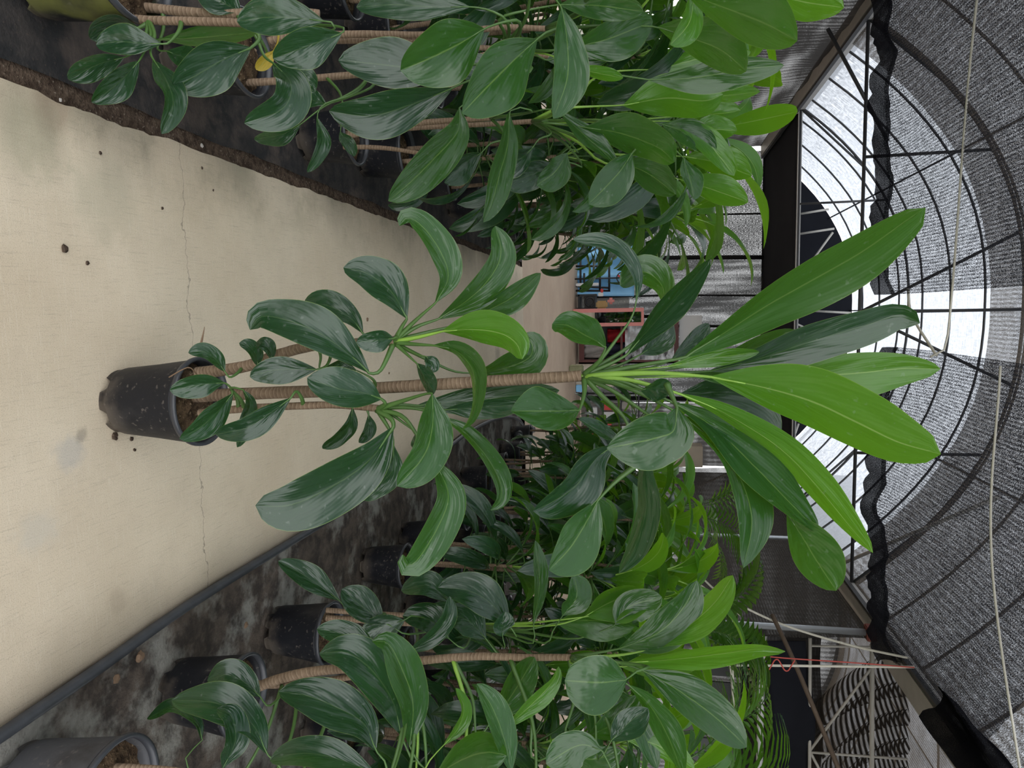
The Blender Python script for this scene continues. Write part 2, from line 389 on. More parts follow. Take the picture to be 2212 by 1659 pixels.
# ---- roof film with its hoops, three bays
ny_roof = 60
def roof(name, xc, label, hoops, y1=YB):
    def fn(u, v):
        x = xc-ARC+2*ARC*u; return (x, Y0+(y1-Y0)*v, arch(x, xc))
    o = sheet(name, 36, 20, fn, 'roof_film', uvs=lambda u, v: (u*7.6, Y0+(y1-Y0)*v), kind='structure', label=label, org=(xc, 5, ZG))
    for Y in hoops:
        tube_obj('hoop', [Vector((xc-ARC+2*ARC*k/16-xc, Y-5, arch(xc-ARC+2*ARC*k/16, xc)-.035-ZG)) for k in range(17)], .016, 'steel_dark', o, 33, 6)
    for xx in (-1.9, 0, 1.9):
        tube_obj('purlin', [Vector((xx, Y0-5, arch(xc+xx, xc)-.07-ZG)), Vector((xx, y1-5, arch(xc+xx, xc)-.07-ZG))], .014, 'steel_dark', o, 2, 6)
    return o
roof('ceiling', XC, 'arched white plastic film roof of the middle bay', [-2.5+1.02*k for k in range(18)])
roof('ceiling_east', XC+6.7, 'arched white plastic film roof of the right-hand bay', [1.5*k for k in range(11)])
roof('ceiling_west', XC-6.7, 'arched white plastic film roof of the left-hand bay', [1.5*k for k in range(11)])
# ---- gutters
for n_, X, lab in ((1, XL, 'grey steel gutter beam above the left plant row'), (2, XR, 'wide grey steel gutter beam above the right plant row')):
    t0 = empty('trim_%d' % n_, (X, 5, ZG), lab, 'beam'); t0['kind'] = 'structure'; del t0['category']
    bar_obj('gutter', (0, Y0-5, -.02), (0, YB-5, -.02), .24, .16, 'steel_grey', t0)
    bar_obj('gutter_lip', (-.17 if X < 0 else .17, Y0-5, .05), (-.17 if X < 0 else .17, YB-5, .05), .07, .03, 'steel_dark', t0)
    bar_obj('rail', (.15 if X < 0 else -.15, Y0-5, -.07), (.15 if X < 0 else -.15, YB-5, -.07), .035, .05, 'steel_dark', t0)
# ---- brownish shade net under the roof film, nearer part
def archnet(x0, x1, y0, y1):
    def fn(u, v):
        x = x0+(x1-x0)*u; Y = y0+(y1-y0)*v
        return (x, Y, arch(x)-.12-.04*abs(nz(x*1.5, Y*1.1)))
    return fn
sheet('roof_net', 40, 30, archnet(XL+.1, XR-.1, 4.7, YF), 'net_arch', uvs=lambda u, v: (u*7.6, v*4.7), kind='structure', label='brownish shade net lining the arched roof')

def archnet_e(u, v):
    x = XR+.1+6.5*u; return (x, Y0+(YB-Y0)*v, arch(x, XC+6.7)-.12)
sheet('roof_net', 30, 24, archnet_e, 'net_arch_dense', uvs=lambda u, v: (u*7.4, v*18), kind='structure', label='brown shade net lining the roof of the right-hand bay')
# ---- retractable flat nets hung at gutter height
def flat_net(x0, x1, yfront, seed, sag):
    def fn(u, v):
        x = x0+(x1-x0)*u
        yf = yfront(u); Y = yf+(4.3+.9*max(0, x-2.2)-yf)*v
        z = ZG-.06 - sag*math.sin(math.pi*u)*(.6+.4*v) + .05*nz(x*1.3+seed, Y*.9) + .02*nz(x*5+seed, Y*2)
        z -= .16*math.exp(-v*11)*(.6+.6*abs(nz(u*7, seed)))
        return (x, Y, z)
    return fn
yfl = lambda u: 7.3-.25*u + .14*abs(math.sin(u*9.5)) + .10*nz(u*8, 2)
yfr = lambda u: 6.95-.2*u - .9*max(0, u-.72)/.28*0 + .10*abs(math.sin(u*8+1)) + .08*nz(u*9, 7)
fl = flat_net(XL+.05, -.12, yfl, 1, .10); fr = flat_net(.37, XR-.08, yfr, 11, .16)
NL = sheet('shade_net', 70, 110, fl, 'net_overhead', uvs=lambda u, v: (u*3.1, v*3.4), label='black overhead shade net on the left of the roof gap', category='shade net', group='overhead nets')
NR = sheet('shade_net', 70, 110, fr, 'net_overhead', uvs=lambda u, v: (u*2.95, v*3.0), label='black overhead shade net on the right of the roof gap', category='shade net', group='overhead nets')
def hem(par, fn, org):
    P = [Vector(fn(k/60, 0))-Vector(org) for k in range(61)]
    V, Fc, UV = [], [], []
    for i, p in enumerate(P):
        d = .14+.12*abs(nz(i*.21, 3))+.03*nz(i*.9, 5)
        for k in range(7):
            a = k/6
            V.append(p+Vector((.0, .05*math.sin(a*3.1)+.03*nz(i*.6, k), -d*a+.04))); UV.append((i*.05, a*d))
    for i in range(60):
        for k in range(6): Fc.append((i*7+k, i*7+7+k, i*7+8+k, i*7+k+1))
    link('bunched_edge', mesh('bunched_edge', V, Fc, UV), 'net_hem', par)
net('net_hem', (.014, .014, .017), .985, 0, .02, .1, 160)
hem(NL, fl, NL.location); hem(NR, fr, NR.location)
# bunch of net hanging along the right gutter
def bunch(u, v):
    Y = 1.2+4.6*v; a = u*math.pi*1.3
    return (XR-.24-.14*math.sin(a)*(.4+.6*v)-.05*nz(u*6, v*9), Y, ZG-.02-.2*u-.05*math.sin(u*9+v*5))
sheet('net_bundle', 14, 50, bunch, 'net_hem', uvs=lambda u, v: (u*.7, v*6), label='dark folds of gathered net hanging along the right gutter', category='shade net')
# ---- flat black ceiling sheet before the end wall and the end wall itself
sheet('ceiling_sheet', 24, 10, lambda u, v: (XL+(XR-XL)*u, 12.25+(YB-12.25)*v, ZG-.02+.03*nz(u*6, v*3)), 'black_fabric', thick=.006, kind='structure', label='flat black fabric sheet stretched at gutter height before the end wall')
bar_obj('trim_3', (XL, 12.22, ZG), (XR, 12.22, ZG), .05, .06, 'steel_grey', kind='structure', label='thin steel bar along the front of the black ceiling sheet')
g0 = empty('wall_back', (XC, YB, 0), 'end wall of grey shade net panels with black fabric gable', 'wall'); g0['kind'] = 'structure'; del g0['category']
def panel(name, x0, x1, z0, z1, mat, amp, fr_, skew=0, nu=24, nv=24):
    def fn(u, v):
        return (x0+(x1-x0)*u-XC, amp*(nz(u*fr_+v*skew, v*1.3, x0)+.5*nz(u*fr_*2.3+v*skew*2, v*2, x0+5)), z0+(z1-z0)*v)
    return sheet(name, nu, nv, fn, mat, g0, uvs=lambda u, v: (u*(x1-x0), v*(z1-z0)))
panel('net_panel', XL, -1.15, 0, ZG, 'net_wall', .03, 2)
panel('net_panel', -1.15, .55, 0, ZG, 'net_wall_folded', .16, 7, 3, 60, 40)
panel('net_panel', .55, 2.0, 0, ZG, 'net_wall_folded', .07, 4, 2, 40, 30)
panel('net_panel', 2.0, XR, 0, ZG, 'net_curtain', .07, 4)
for x, r in ((-2.05, .018), (-1.15, .045), (-.35, .02), (.3, .03), (1.9, .05)):
    tube_obj('seam', [(x-XC, -.06, .1), (x+.03*nz(x, 1)-XC, -.09, 2), (x-XC+.05, -.06, ZG)], r, 'cord_black', g0, 14, 6)
# black gable fabric inside the end arch, open towards the roof at the sides
def gable(u, v):
    x = XL+.1+(XR-XL-.2)*u; return (x-XC, .02*nz(u*9, v*3), (ZG-.05)+(arch(x)-ZG+.03)*v)
sheet('gable_fabric', 30, 8, gable, 'black_fabric', g0)
gb = empty('gable_frame', (XC, YB-.25, ZG), 'thin pale steel struts bracing the end arch', 'frame')
def gpt(x, y): return onY(x, y, YB-.25)-Vector((XC, YB-.25, ZG))
for a, b in (((1730, 462), (1790, 452)), ((1729, 505), (1802, 494)), ((1738, 585), (1799, 502)), ((1762, 672), (1838, 676)), ((1700, 690), (1768, 722)), ((1761, 919), (1519, 1170)), ((1725, 915), (1708, 964)), ((1708, 964), (1506, 1051))):
    tube_obj('strut', [gpt(*a), gpt(*b)], .022, 'white_steel', gb, 2, 6)
# ---- roof truss of the middle bay
def truss(Y, lab, posts, braces, mat='steel_dark'):
    t0 = empty('roof_truss', (XC, Y, ZG), lab, 'truss')
    tube_obj('tie', [Vector((XL-XC, 0, .0)), Vector((XR-XC, 0, .0))], .02, mat, t0, 2, 8)
    tube_obj('bow', [Vector((x-XC, 0, arch(x)-.09-ZG)) for x in [XL+(XR-XL)*k/16 for k in range(17)]], .02, mat, t0, 33, 8)
    for x in posts: tube_obj('post', [Vector((x-XC, 0, 0)), Vector((x-XC, 0, arch(x)-.1-ZG))], .018, mat, t0, 2, 6)
    for x0, x1 in braces: tube_obj('brace', [Vector((x0-XC, 0, 0)), Vector((x1-XC, 0, arch(x1)-.1-ZG))], .018, mat, t0, 2, 6)
truss(8.7, 'dark steel roof truss just beyond the overhead nets', (-1.7, .05, 1.7), ((.05, -.8), (.05, .9), (-3.2, -2.5), (3.3, 2.6)))
truss(12.2, 'dark steel roof truss above the edge of the black ceiling sheet', (-1.7, 1.7), ((-3.2, -2.2), (3.3, 2.3)))
tube_obj('brace_pipe', [onX(1788, 62, XL+.16), onY(1918, 305, 8.7)], .022, 'steel_dark', label='dark diagonal brace pipe rising from the left gutter', category='pipe')
tube_obj('brace_pipe', [(XR, 9.3, ZG-.2), (XR-1.5, 7.6, arch(XR-1.5)-.3)], .022, 'steel_grey', label='grey diagonal brace pipe rising from the right gutter', category='pipe')

# ---- side curtains
def curtain(X, y0, y1, z0, z1, amp, fr_):
    def fn(u, v):
        Y = y0+(y1-y0)*u; return (X+amp*nz(Y*fr_, v*1.5)+amp*.4*nz(Y*fr_*3, v*3, 4), Y, z0+(z1-z0)*v)
    return fn
sheet('wall_left', 90, 20, curtain(XL-.03, 2.0, YB, 2.25, ZG-.05, .10, .9), 'net_curtain', uvs=lambda u, v: (u*13.6, v*1.6), kind='structure', label='dark net curtain closing the left side of the bay')
sheet('wall_right', 70, 20, curtain(XR+.03, 7.45, YB, 2.05, ZG-.12, .06, .7), 'net_curtain_grey', uvs=lambda u, v: (v*1.8, u*8.1), kind='structure', label='grey ribbed net curtain closing the right side of the bay')
P0, P1 = onX(1300, 1296, XR-.05), onX(1885, 1367, XR-.05)
pz = empty('steel_post', (P1.x, P1.y, -.05), 'galvanised steel post with rusty bracket at the right curtain edge', 'post')
tube_obj('post', [Vector((0, 0, 0)), Vector((0, 0, ZG-.02))], .035, 'galvanised', pz, 2, 12)
box_obj('bracket', (-.07, -.07, ZG-.14), (.07, .07, ZG+.02), 'rusty', pz, .01)
q = onX(1640, 1160, XR-.14)
tube_obj('steel_post', [(q.x, q.y, -.05), (q.x, q.y, ZG)], .03, 'galvanised', label='thin galvanised post in front of the middle of the right curtain', category='post')
q = onX(1700, 238, XL+.1)
tube_obj('wall_post', [(q.x, 12.3, -.05), (q.x, 12.3, ZG)], .04, 'steel_grey', label='grey steel post at the far left gutter', category='post')
# ---- right-hand bay: truss, gathered nets, louvres, poles
YT = 8.3
rt = empty('side_truss', (XR, YT, ZG), 'pale welded steel lattice truss in the right-hand bay', 'truss')
def tp_(x, y): return onY(x, y, YT)-Vector((XR, YT, ZG))
for a, b, r in (((1750, 1378), (1748, 1790), .02), ((1884, 1392), (1883, 1790), .027), ((1751, 1395), (1884, 1398), .014), ((1749, 1625), (1960, 1640), .014),
                ((1749, 1622), (1905, 1412), .016), ((1749, 1622), (1790, 1700), .016), ((1884, 1440), (1905, 1412), .016)):
    tube_obj('chord' if r > .018 else 'web_bar', [tp_(*a), tp_(*b)], r, 'white_steel', rt, 2, 8)
def swag(k):
    y0 = 1408+k*62
    def fn(u, v):
        a = onY(1960-205*u-45*max(0, v)*u+12*k*u, y0+95*v+120*u*u, YT+.9+.25*k*.3)
        return a+Vector((0, .10*math.sin(v*6), 0))
    return fn
for k in range(5):
    sheet('net_swag', 24, 16, swag(k), 'net_swag', uvs=lambda u, v: (u*1.5+.35*v*v-.2*v, v*.6), label='striped fold of gathered brown net, %s along the right-hand truss' % ('nearest the post', 'second from the post', 'third from the post', 'fourth from the post', 'farthest from the post')[k], category='shade net', group='gathered nets in the right bay')
sheet('net_drape', 10, 16, lambda u, v: onY(1648+92*u+18*math.sin(v*3), 1385+330*v, YT+.03)+Vector((0, .08*math.sin(v*9), 0)), 'black_fabric', thick=.01, label='black fabric drape hanging below the pale truss', category='fabric')
sheet('net_backdrop', 10, 16, lambda u, v: onY(1600+175*u, 1370+460*v, YT+2.3)+Vector((0, .1*math.sin(v*11), 0)), 'net_curtain', uvs=lambda u, v: (u*2.4, v*2.6), label='dark brown net wall far behind the gathered nets', category='shade net')
sheet('wall_far_right', 20, 8, lambda u, v: (XR+.1+7*u, YB-.2+.08*nz(u*9, v*2), .02+5.75*v), 'net_curtain', uvs=lambda u, v: (u*7, v*5), kind='structure', label='dark net end wall of the right-hand bay')
sheet('wall_added_right', 20, 8, lambda u, v: (XR+6.9+.08*nz(u*9, v*2), Y0+(8.6-Y0)*u, .02+3.9*v), 'net_curtain', uvs=lambda u, v: (u*17, v*4), kind='structure', label='dark net wall added out of view at the outer side of the right-hand bay')  # added out of view to darken the bay; ends short to light the crossway
sheet('wall_added_left', 20, 8, lambda u, v: (XL-6.6+.08*nz(u*9, v*2), Y0+(8.6-Y0)*u, .02+3.9*v), 'net_wall', uvs=lambda u, v: (u*17, v*4), kind='structure', label='grey net wall added out of view at the outer side of the left-hand bay')  # added unseen to dim bright sky between leaves; short end lets light in
lw = empty('louvre_wall', onY(1300, 1500, 13.2), 'dark grey slatted wall panel far back on the right', 'panel')
for k in range(8):
    a, b = onY(1578, 1350+k*62, 13.2)-lw.location, onY(1655, 1350+k*62+56, 13.2)-lw.location
    box_obj('slat', (a.x, -.02+.01*(k % 2), a.z-1.2), (b.x, .02, b.z), 'louvre_grey', lw, .006)
tube_obj('rolled_film', [onY(1650, 1372, YT-.05), onY(1644, 1500, YT-.05), onY(1640, 1690, YT-.05)], .04, 'white_board', label='white rolled plastic film tube under the right-hand bay', category='roll')
tube_obj('white_pole', [onY(1572, 1352, 7.4), onY(1580, 1440, 7.4), onY(1584, 1530, 7.4), onY(1560, 1548, 7.4)], .022, 'cord_white', label='bent cream plastic pipe above the palm fronds', category='pipe')
tube_obj('cane', [onY(1668, 1328, 7.0), onY(1720, 1440, 6.6), onY(1812, 1662, 6.2)], .022, 'cane_brown', label='long brown cane leaning across the right-hand truss', category='cane')
# ---- cords
def cord(pts, mat, lab, r=.008, n=30): tube_obj('cord', pts, r, mat, None, n, 6, label=lab, category='cord')
cord([onX(1575, 251, XL+.16), onX(1650, 248, XL+.16), onX(1735, 243, XL+.16)], 'cord_white', 'white cord hanging before the left curtain', .012)
cord([onY(1480, 1436, 6.2), onY(1700, 1438, 6.2), onY(1975, 1441, 6.2)], 'cord_white', 'pale cord hanging straight down beside the right gutter', .012)
cord([onY(1505, 1236, 7.2), onY(1560, 1285, 7.2), onY(1680, 1345, 7.0), onY(1830, 1392, 6.8), onY(1965, 1422, 6.6)], 'cord_white', 'pale cord slanting up to the right gutter', .011)
cord([onY(1512, 1262, 7.4), onY(1560, 1300, 7.3), onY(1600, 1330, 7.2)], 'cord_white', 'short slack pale cord near the palm tops', .008)
cord([onY(1640, 1416, 6.15), onY(1700, 1422, 6.15), onY(1850, 1432, 6.15), onY(1975, 1442, 6.15)], 'cord_red', 'thin red cord along the right-hand pale cord', .006)
cord([onY(1616+ (i*7.2), 1437+13*math.sin(i*1.05+2), 6.1) for i in range(15)], 'cord_red', 'looped red cord end dangling by the pale cord', .006, 70)
cord([onX(1560, 92, XL+.2), onX(1610, 72, XL+.2), onX(1700, 40, XL+.2), onX(1850, -12, XL+.2)], 'cord_red', 'red cord above the left plant tops', .006)
cord([(XL, 5.55, ZG-.08), (-1.8, 5.7, ZG-.14), (-.12, 5.95, ZG-.1), (.34, 6.05, ZG-.1), (.4, 6.05, ZG-.2)], 'cord_white', 'pale cord strung below the left overhead net', .009)
cord([(-.16, 6.95, ZG-.08), (.08, 6.7, ZG-.12), (.40, 6.25, ZG-.08)], 'cord_white', 'short pale strap across the roof gap', .012)
cord([(.4, 5.1, ZG-.12), (1.6, 4.8, ZG-.25), (XR-.3, 4.3, ZG-.2)], 'cord_white', 'pale cord strung below the right overhead net', .008)
# ---- black pipe along the path
pp = [gnd(x, y, .02) for x, y in ((-500, 1935), (-200, 1729), (0, 1590), (200, 1453), (400, 1312), (600, 1188), (800, 1068), (900, 1008), (960, 972), (1010, 935), (1060, 909), (1095, 901), (1122, 908), (1135, 930))]
tube_obj('irrigation_pipe', pp, .017, 'pipe_black', None, 90, 10, label='scuffed black irrigation pipe along the right path edge', category='pipe')
tube_obj('pipe_stub', [gnd(1118, 940, .09), gnd(1150, 928, .12)], .045, 'pipe_black', label='short black pipe stub lying beyond the right-hand pots', category='pipe')

# ================================================================== work corner at the far end
YW = 14.5
def W(x, y, dy=0): return onY(x, y, YW+dy)
def pbox(name, x0, y0, x1, y1, depth, mat, parent=None, dy=0, bev=.008, **tags):
    """box whose front face fills the pixel frame on the plane YW+dy; x is height, y is sideways"""
    a, b = W(x0, y0, dy), W(x1, y1, dy)
    org = parent.location if parent else Vector((0, 0, 0))
    lo = Vector((min(a.x, b.x), YW+dy, max(.0, min(a.z, b.z)))); hi = Vector((max(a.x, b.x), YW+dy+depth, max(a.z, b.z)))
    return box_obj(name, lo-org, hi-org, mat, parent, bev, **tags)
def E_(name, x, y, lab, cat, dy=0):
    p = W(x, y, dy); p.z = 0; return empty(name, p, lab, cat)
def prod(par, a, b, r, mat, name='rod', dy=0, n=2, seg=6):
    return tube_obj(name, [W(*a, dy)-par.location, W(*b, dy)-par.location], r, mat, par, n, seg)
# blue tarp
sheet('blue_tarp', 24, 16, lambda u, v: W(1240+130*v, 520+120*u, .7)+Vector((0, .10*math.sin(u*17)*(1-.4*v), 0)), 'tarp_blue', thick=.006, label='light blue tarpaulin hanging behind the metal rack', category='tarp')
rk = E_('metal_rack', 1243, 592, 'black metal rack standing in front of the blue tarp', 'rack', .2)
for a, b in (((1244, 575), (1316, 575)), ((1244, 628), (1318, 628)), ((1316, 556), (1316, 630)), ((1254, 556), (1254, 630)), ((1285, 560), (1285, 560.5)), ((1262, 590), (1262, 630)), ((1244, 618), (1316, 622)), ((1296, 556), (1296, 628))):
    prod(rk, a, b, .022, 'black_metal', 'bar', .2)
fan = E_('floor_fan', 1345, 600, 'small black round fan above the blue tarp', 'fan', .1)
c0 = W(1344, 600, .1)-fan.location
tube_obj('guard', [c0+Vector((.11*math.cos(a), 0, .11*math.sin(a))) for a in [k*math.pi/8 for k in range(17)]], .012, 'black_metal', fan, 34, 6)
for k in range(3):
    a = k*2.094; bar_obj('blade', c0, c0+Vector((.1*math.cos(a), 0, .1*math.sin(a))), .01, .04, 'red_paint', fan)
tube_obj('pole', [c0, Vector((c0.x, 0, 0))], .015, 'black_metal', fan, 2, 6)
cart = E_('work_cart', 1243, 652, 'black cart loaded with machine parts beside the pink mirror', 'cart')
pbox('body', 1262, 640, 1286, 666, .5, 'black_metal', cart); pbox('shelf', 1248, 636, 1253, 669, .5, 'black_metal', cart)
for y in (638, 667): pbox('upright', 1244, y-2, 1290, y+2, .05, 'black_metal', cart)
tube_obj('wheel', [W(1274, 652, -.02)-cart.location+Vector((.09*math.cos(a), 0, .09*math.sin(a))) for a in [k*math.pi/6 for k in range(13)]], .02, 'black_metal', cart, 26, 6)
pbox('white_stand', 1244, 612, 1293, 617, .08, 'white_board', label='narrow white upright board beside the black cart', category='board', dy=-.1)
bt = E_('spray_bottle', 1292, 640, 'small red and white bottle on the cart', 'bottle', -.05)
pbox('bottle', 1292, 632, 1303, 640, .06, 'white_board', bt, -.05); pbox('cap', 1297, 624, 1303, 632, .06, 'red_paint', bt, -.05)
pbox('jar', 1287, 650, 1312, 666, .12, 'tan_card', label='tan round tub on top of the black cart', category='tub', bev=.03, dy=-.05)
pbox('pink_jug', 1312, 643, 1327, 657, .1, 'pink_paint', label='pink plastic jug above the tan tub', category='jug', bev=.04)
# mirror
mr = E_('standing_mirror', 1241, 686, 'tall pink-framed mirror leaning by the cabinet', 'mirror', -.35)
for n_, (x0, y0, x1, y1) in (('frame_side', (1236, 668, 1391, 673)), ('frame_side', (1236, 699, 1391, 704)), ('frame_top', (1385, 673, 1391, 699)), ('frame_bottom', (1247, 673, 1253, 699))):
    pbox(n_, x0, y0, x1, y1, .04, 'pink_paint', mr, -.35)
pbox('mirror_glass', 1253, 673, 1385, 699, .02, 'mirror_glass', mr, -.33, 0)
mr.rotation_euler.z = .11
# cabinet
cb = E_('display_cabinet', 1246, 735, 'maroon wooden cabinet with cloudy plastic front and clothes inside', 'cabinet')
for n_, r in (('stile', (1250, 683, 1466, 688)), ('stile', (1250, 777, 1466, 785)), ('rail', (1456, 688, 1466, 777)), ('rail', (1250, 688, 1262, 777)), ('rail', (1340, 700, 1345, 777))):
    pbox(n_, *r, .06, 'maroon_wood', cb)
pbox('back_panel', 1250, 683, 1466, 785, .03, 'black_metal', cb, .6); pbox('side_panel', 1250, 683, 1466, 686, .6, 'maroon_wood', cb); pbox('side_panel', 1250, 782, 1466, 785, .6, 'maroon_wood', cb)
pbox('plastic_front', 1350, 688, 1456, 777, .01, 'clear_plastic', cb, -.03, 0)
for i, (x0, y0, x1, y1, mt, nm) in enumerate(((1312, 712, 1356, 738, 'red_cloth', 'red folded cloth inside the cabinet'), (1310, 744, 1352, 766, 'dark_cloth', 'navy garment inside the cabinet'), (1360, 716, 1400, 742, 'pale_cloth', 'pale folded cloth inside the cabinet'), (1262, 745, 1306, 772, 'pale_cloth', 'pale cloth heap in the cabinet bottom'), (1380, 744, 1430, 770, 'dark_cloth', 'dark hanging garment high in the cabinet'))):
    sheet('cloth', 8, 8, lambda u, v, a=(x0, y0, x1, y1): W(a[0]+(a[2]-a[0])*v, a[1]+(a[3]-a[1])*u, .25)+Vector((0, .06*math.sin(u*9+v*3), 0)), mt, thick=.05, label=nm, category='cloth')
pbox('white_board', 1468, 682, 1516, 770, .05, 'white_board', label='white board panel resting on top of the cabinet', category='board', dy=.1)
pbox('cream_wall', 1240, 786, 1345, 835, .1, 'cream_paint', label='cream tiled low wall beside the cabinet', category='wall', dy=.1)
pbox('concrete_block', 1222, 790, 1258, 806, .3, 'mossy_block', label='small mossy concrete block on the crossway', category='block', dy=-1.2, bev=.02)
# things half hidden behind the right plants
pbox('blue_crate', 1244, 832, 1262, 847, .3, 'tarp_blue', label='small light blue crate behind the right-hand plants', category='crate', bev=.01)
sh = E_('shelf_rack', 1244, 890, 'dark metal rack with red and white goods behind the right-hand plants', 'rack', .1)
for y in (850, 905, 960): prod(sh, (1243, y), (1380, y), .02, 'black_metal', 'upright', .1)
for x in (1265, 1300, 1340, 1378): pbox('shelf', x, 850, x+3, 960, .4, 'black_metal', sh, .1)
for i, (x, y, h, mt) in enumerate(((1303, 870, 20, 'red_paint'), (1303, 890, 24, 'white_board'), (1303, 915, 18, 'red_paint'), (1343, 868, 22, 'pale_cloth'), (1268, 880, 22, 'white_board'), (1343, 920, 20, 'white_board'), (1268, 925, 22, 'red_paint'))):
    pbox('goods_box', x, y, x+h, y+16, .2, mt, label='%s on the dark rack, %s shelf, %s' % ('red box' if mt == 'red_paint' else 'pale bundle' if mt == 'pale_cloth' else 'white box', 'middle' if x == 1303 else 'top' if x == 1343 else 'bottom', 'towards the path' if y < 885 else 'in the middle' if y < 905 else 'away from the path'), category='box', dy=.15, group='goods on the rack')
pbox('white_cabinet', 1242, 960, 1518, 1010, .4, 'cream_paint', label='whitish cupboard behind the right-hand plants at the end wall', category='cupboard', dy=.3)

# ================================================================== potted plants
POT_CACHE = {}
def pot_meshes(r, h, seed, mat):
    key = (round(r, 3), round(h, 3), seed, mat)
    if key in POT_CACHE: return POT_CACHE[key]
    S = 48; rb = r*.76
    prof = [(rb, 0), (rb*1.005, .012), (rb+(r-rb)*.12, h*.09), (rb+(r-rb)*.16, h*.10), (rb+(r-rb)*.5, h*.5), (rb+(r-rb)*.92, h*.90), (r*.99, h*.93), (r*.955, h*.93), (r*.93, h*.86), (rb*.98, h*.5)]
    V, Fc = [], []
    for i, (q, z) in enumerate(prof):
        for k in range(S):
            notch = i == 0 and (k % 8) in (3, 4, 5)
            zz = .022 if notch else z; qq = q*(.985 if (i == 1 and (k % 8) in (3, 4, 5)) else 1)
            if i == 1: zz = max(z, .024 if (k % 8) in (3, 4, 5) else z)
            a = 2*math.pi*k/S+seed; V.append((qq*math.cos(a), qq*math.sin(a), zz))
    for i in range(len(prof)-1):
        for k in range(S): Fc.append((i*S+k, i*S+(k+1) % S, (i+1)*S+(k+1) % S, (i+1)*S+k))
    Fc.append(tuple(S*1+k for k in range(S))[::-1])
    body = mesh('pot', V, Fc)
    rp = [(r*.975, h*.925), (r*1.02, h*.93), (r*1.05, h*.955), (r*1.045, h*.99), (r*1.01, h), (r*.965, h*.99), (r*.95, h*.93)]
    V, Fc = [], []
    for q, z in rp:
        for k in range(S): a = 2*math.pi*k/S; V.append((q*math.cos(a), q*math.sin(a), z+.002*math.sin(3*a+seed)))
    for i in range(len(rp)-1):
        for k in range(S): Fc.append((i*S+k, i*S+(k+1) % S, (i+1)*S+(k+1) % S, (i+1)*S+k))
    rim = mesh('rim', V, Fc)
    V, Fc = [], []; R_ = 9
    V.append((0, 0, h*.93))
    for i in range(1, R_+1):
        for k in range(36):
            a = 2*math.pi*k/36; q = r*.945*i/R_
            V.append((q*math.cos(a), q*math.sin(a), h*.90 - .02*(i/R_)**2 + .012*nz(q*50*math.cos(a)+seed, q*50*math.sin(a)) + .008*nz(q*120*math.cos(a), q*120*math.sin(a), seed)))
    for k in range(36): Fc.append((0, 1+k, 1+(k+1) % 36))
    for i in range(R_-1):
        for k in range(36): Fc.append((1+i*36+k, 1+(i+1)*36+k, 1+(i+1)*36+(k+1) % 36, 1+i*36+(k+1) % 36))
    soil = mesh('soil', V, Fc)
    body.materials.append(MATS[mat]); rim.materials.append(MATS['rim_plastic']); soil.materials.append(MATS['potting_soil'])
    POT_CACHE[key] = (body, rim, soil); return POT_CACHE[key]
def add_pot(root, r=.125, h=.25, seed=0, mat='black_plastic'):
    b, rm, s = pot_meshes(r, h, seed, mat)
    po = link('pot', b, None, root); link('rim', rm, None, po); link('soil', s, None, root)
LEAFM = {'D': 'leaf_deep', 'M': 'leaf_green', 'B': 'leaf_young', 'Y': 'leaf_yellowed'}
PETM = {'D': 'petiole_green', 'M': 'petiole_green', 'B': 'petiole_young', 'Y': 'leaf_yellowed'}

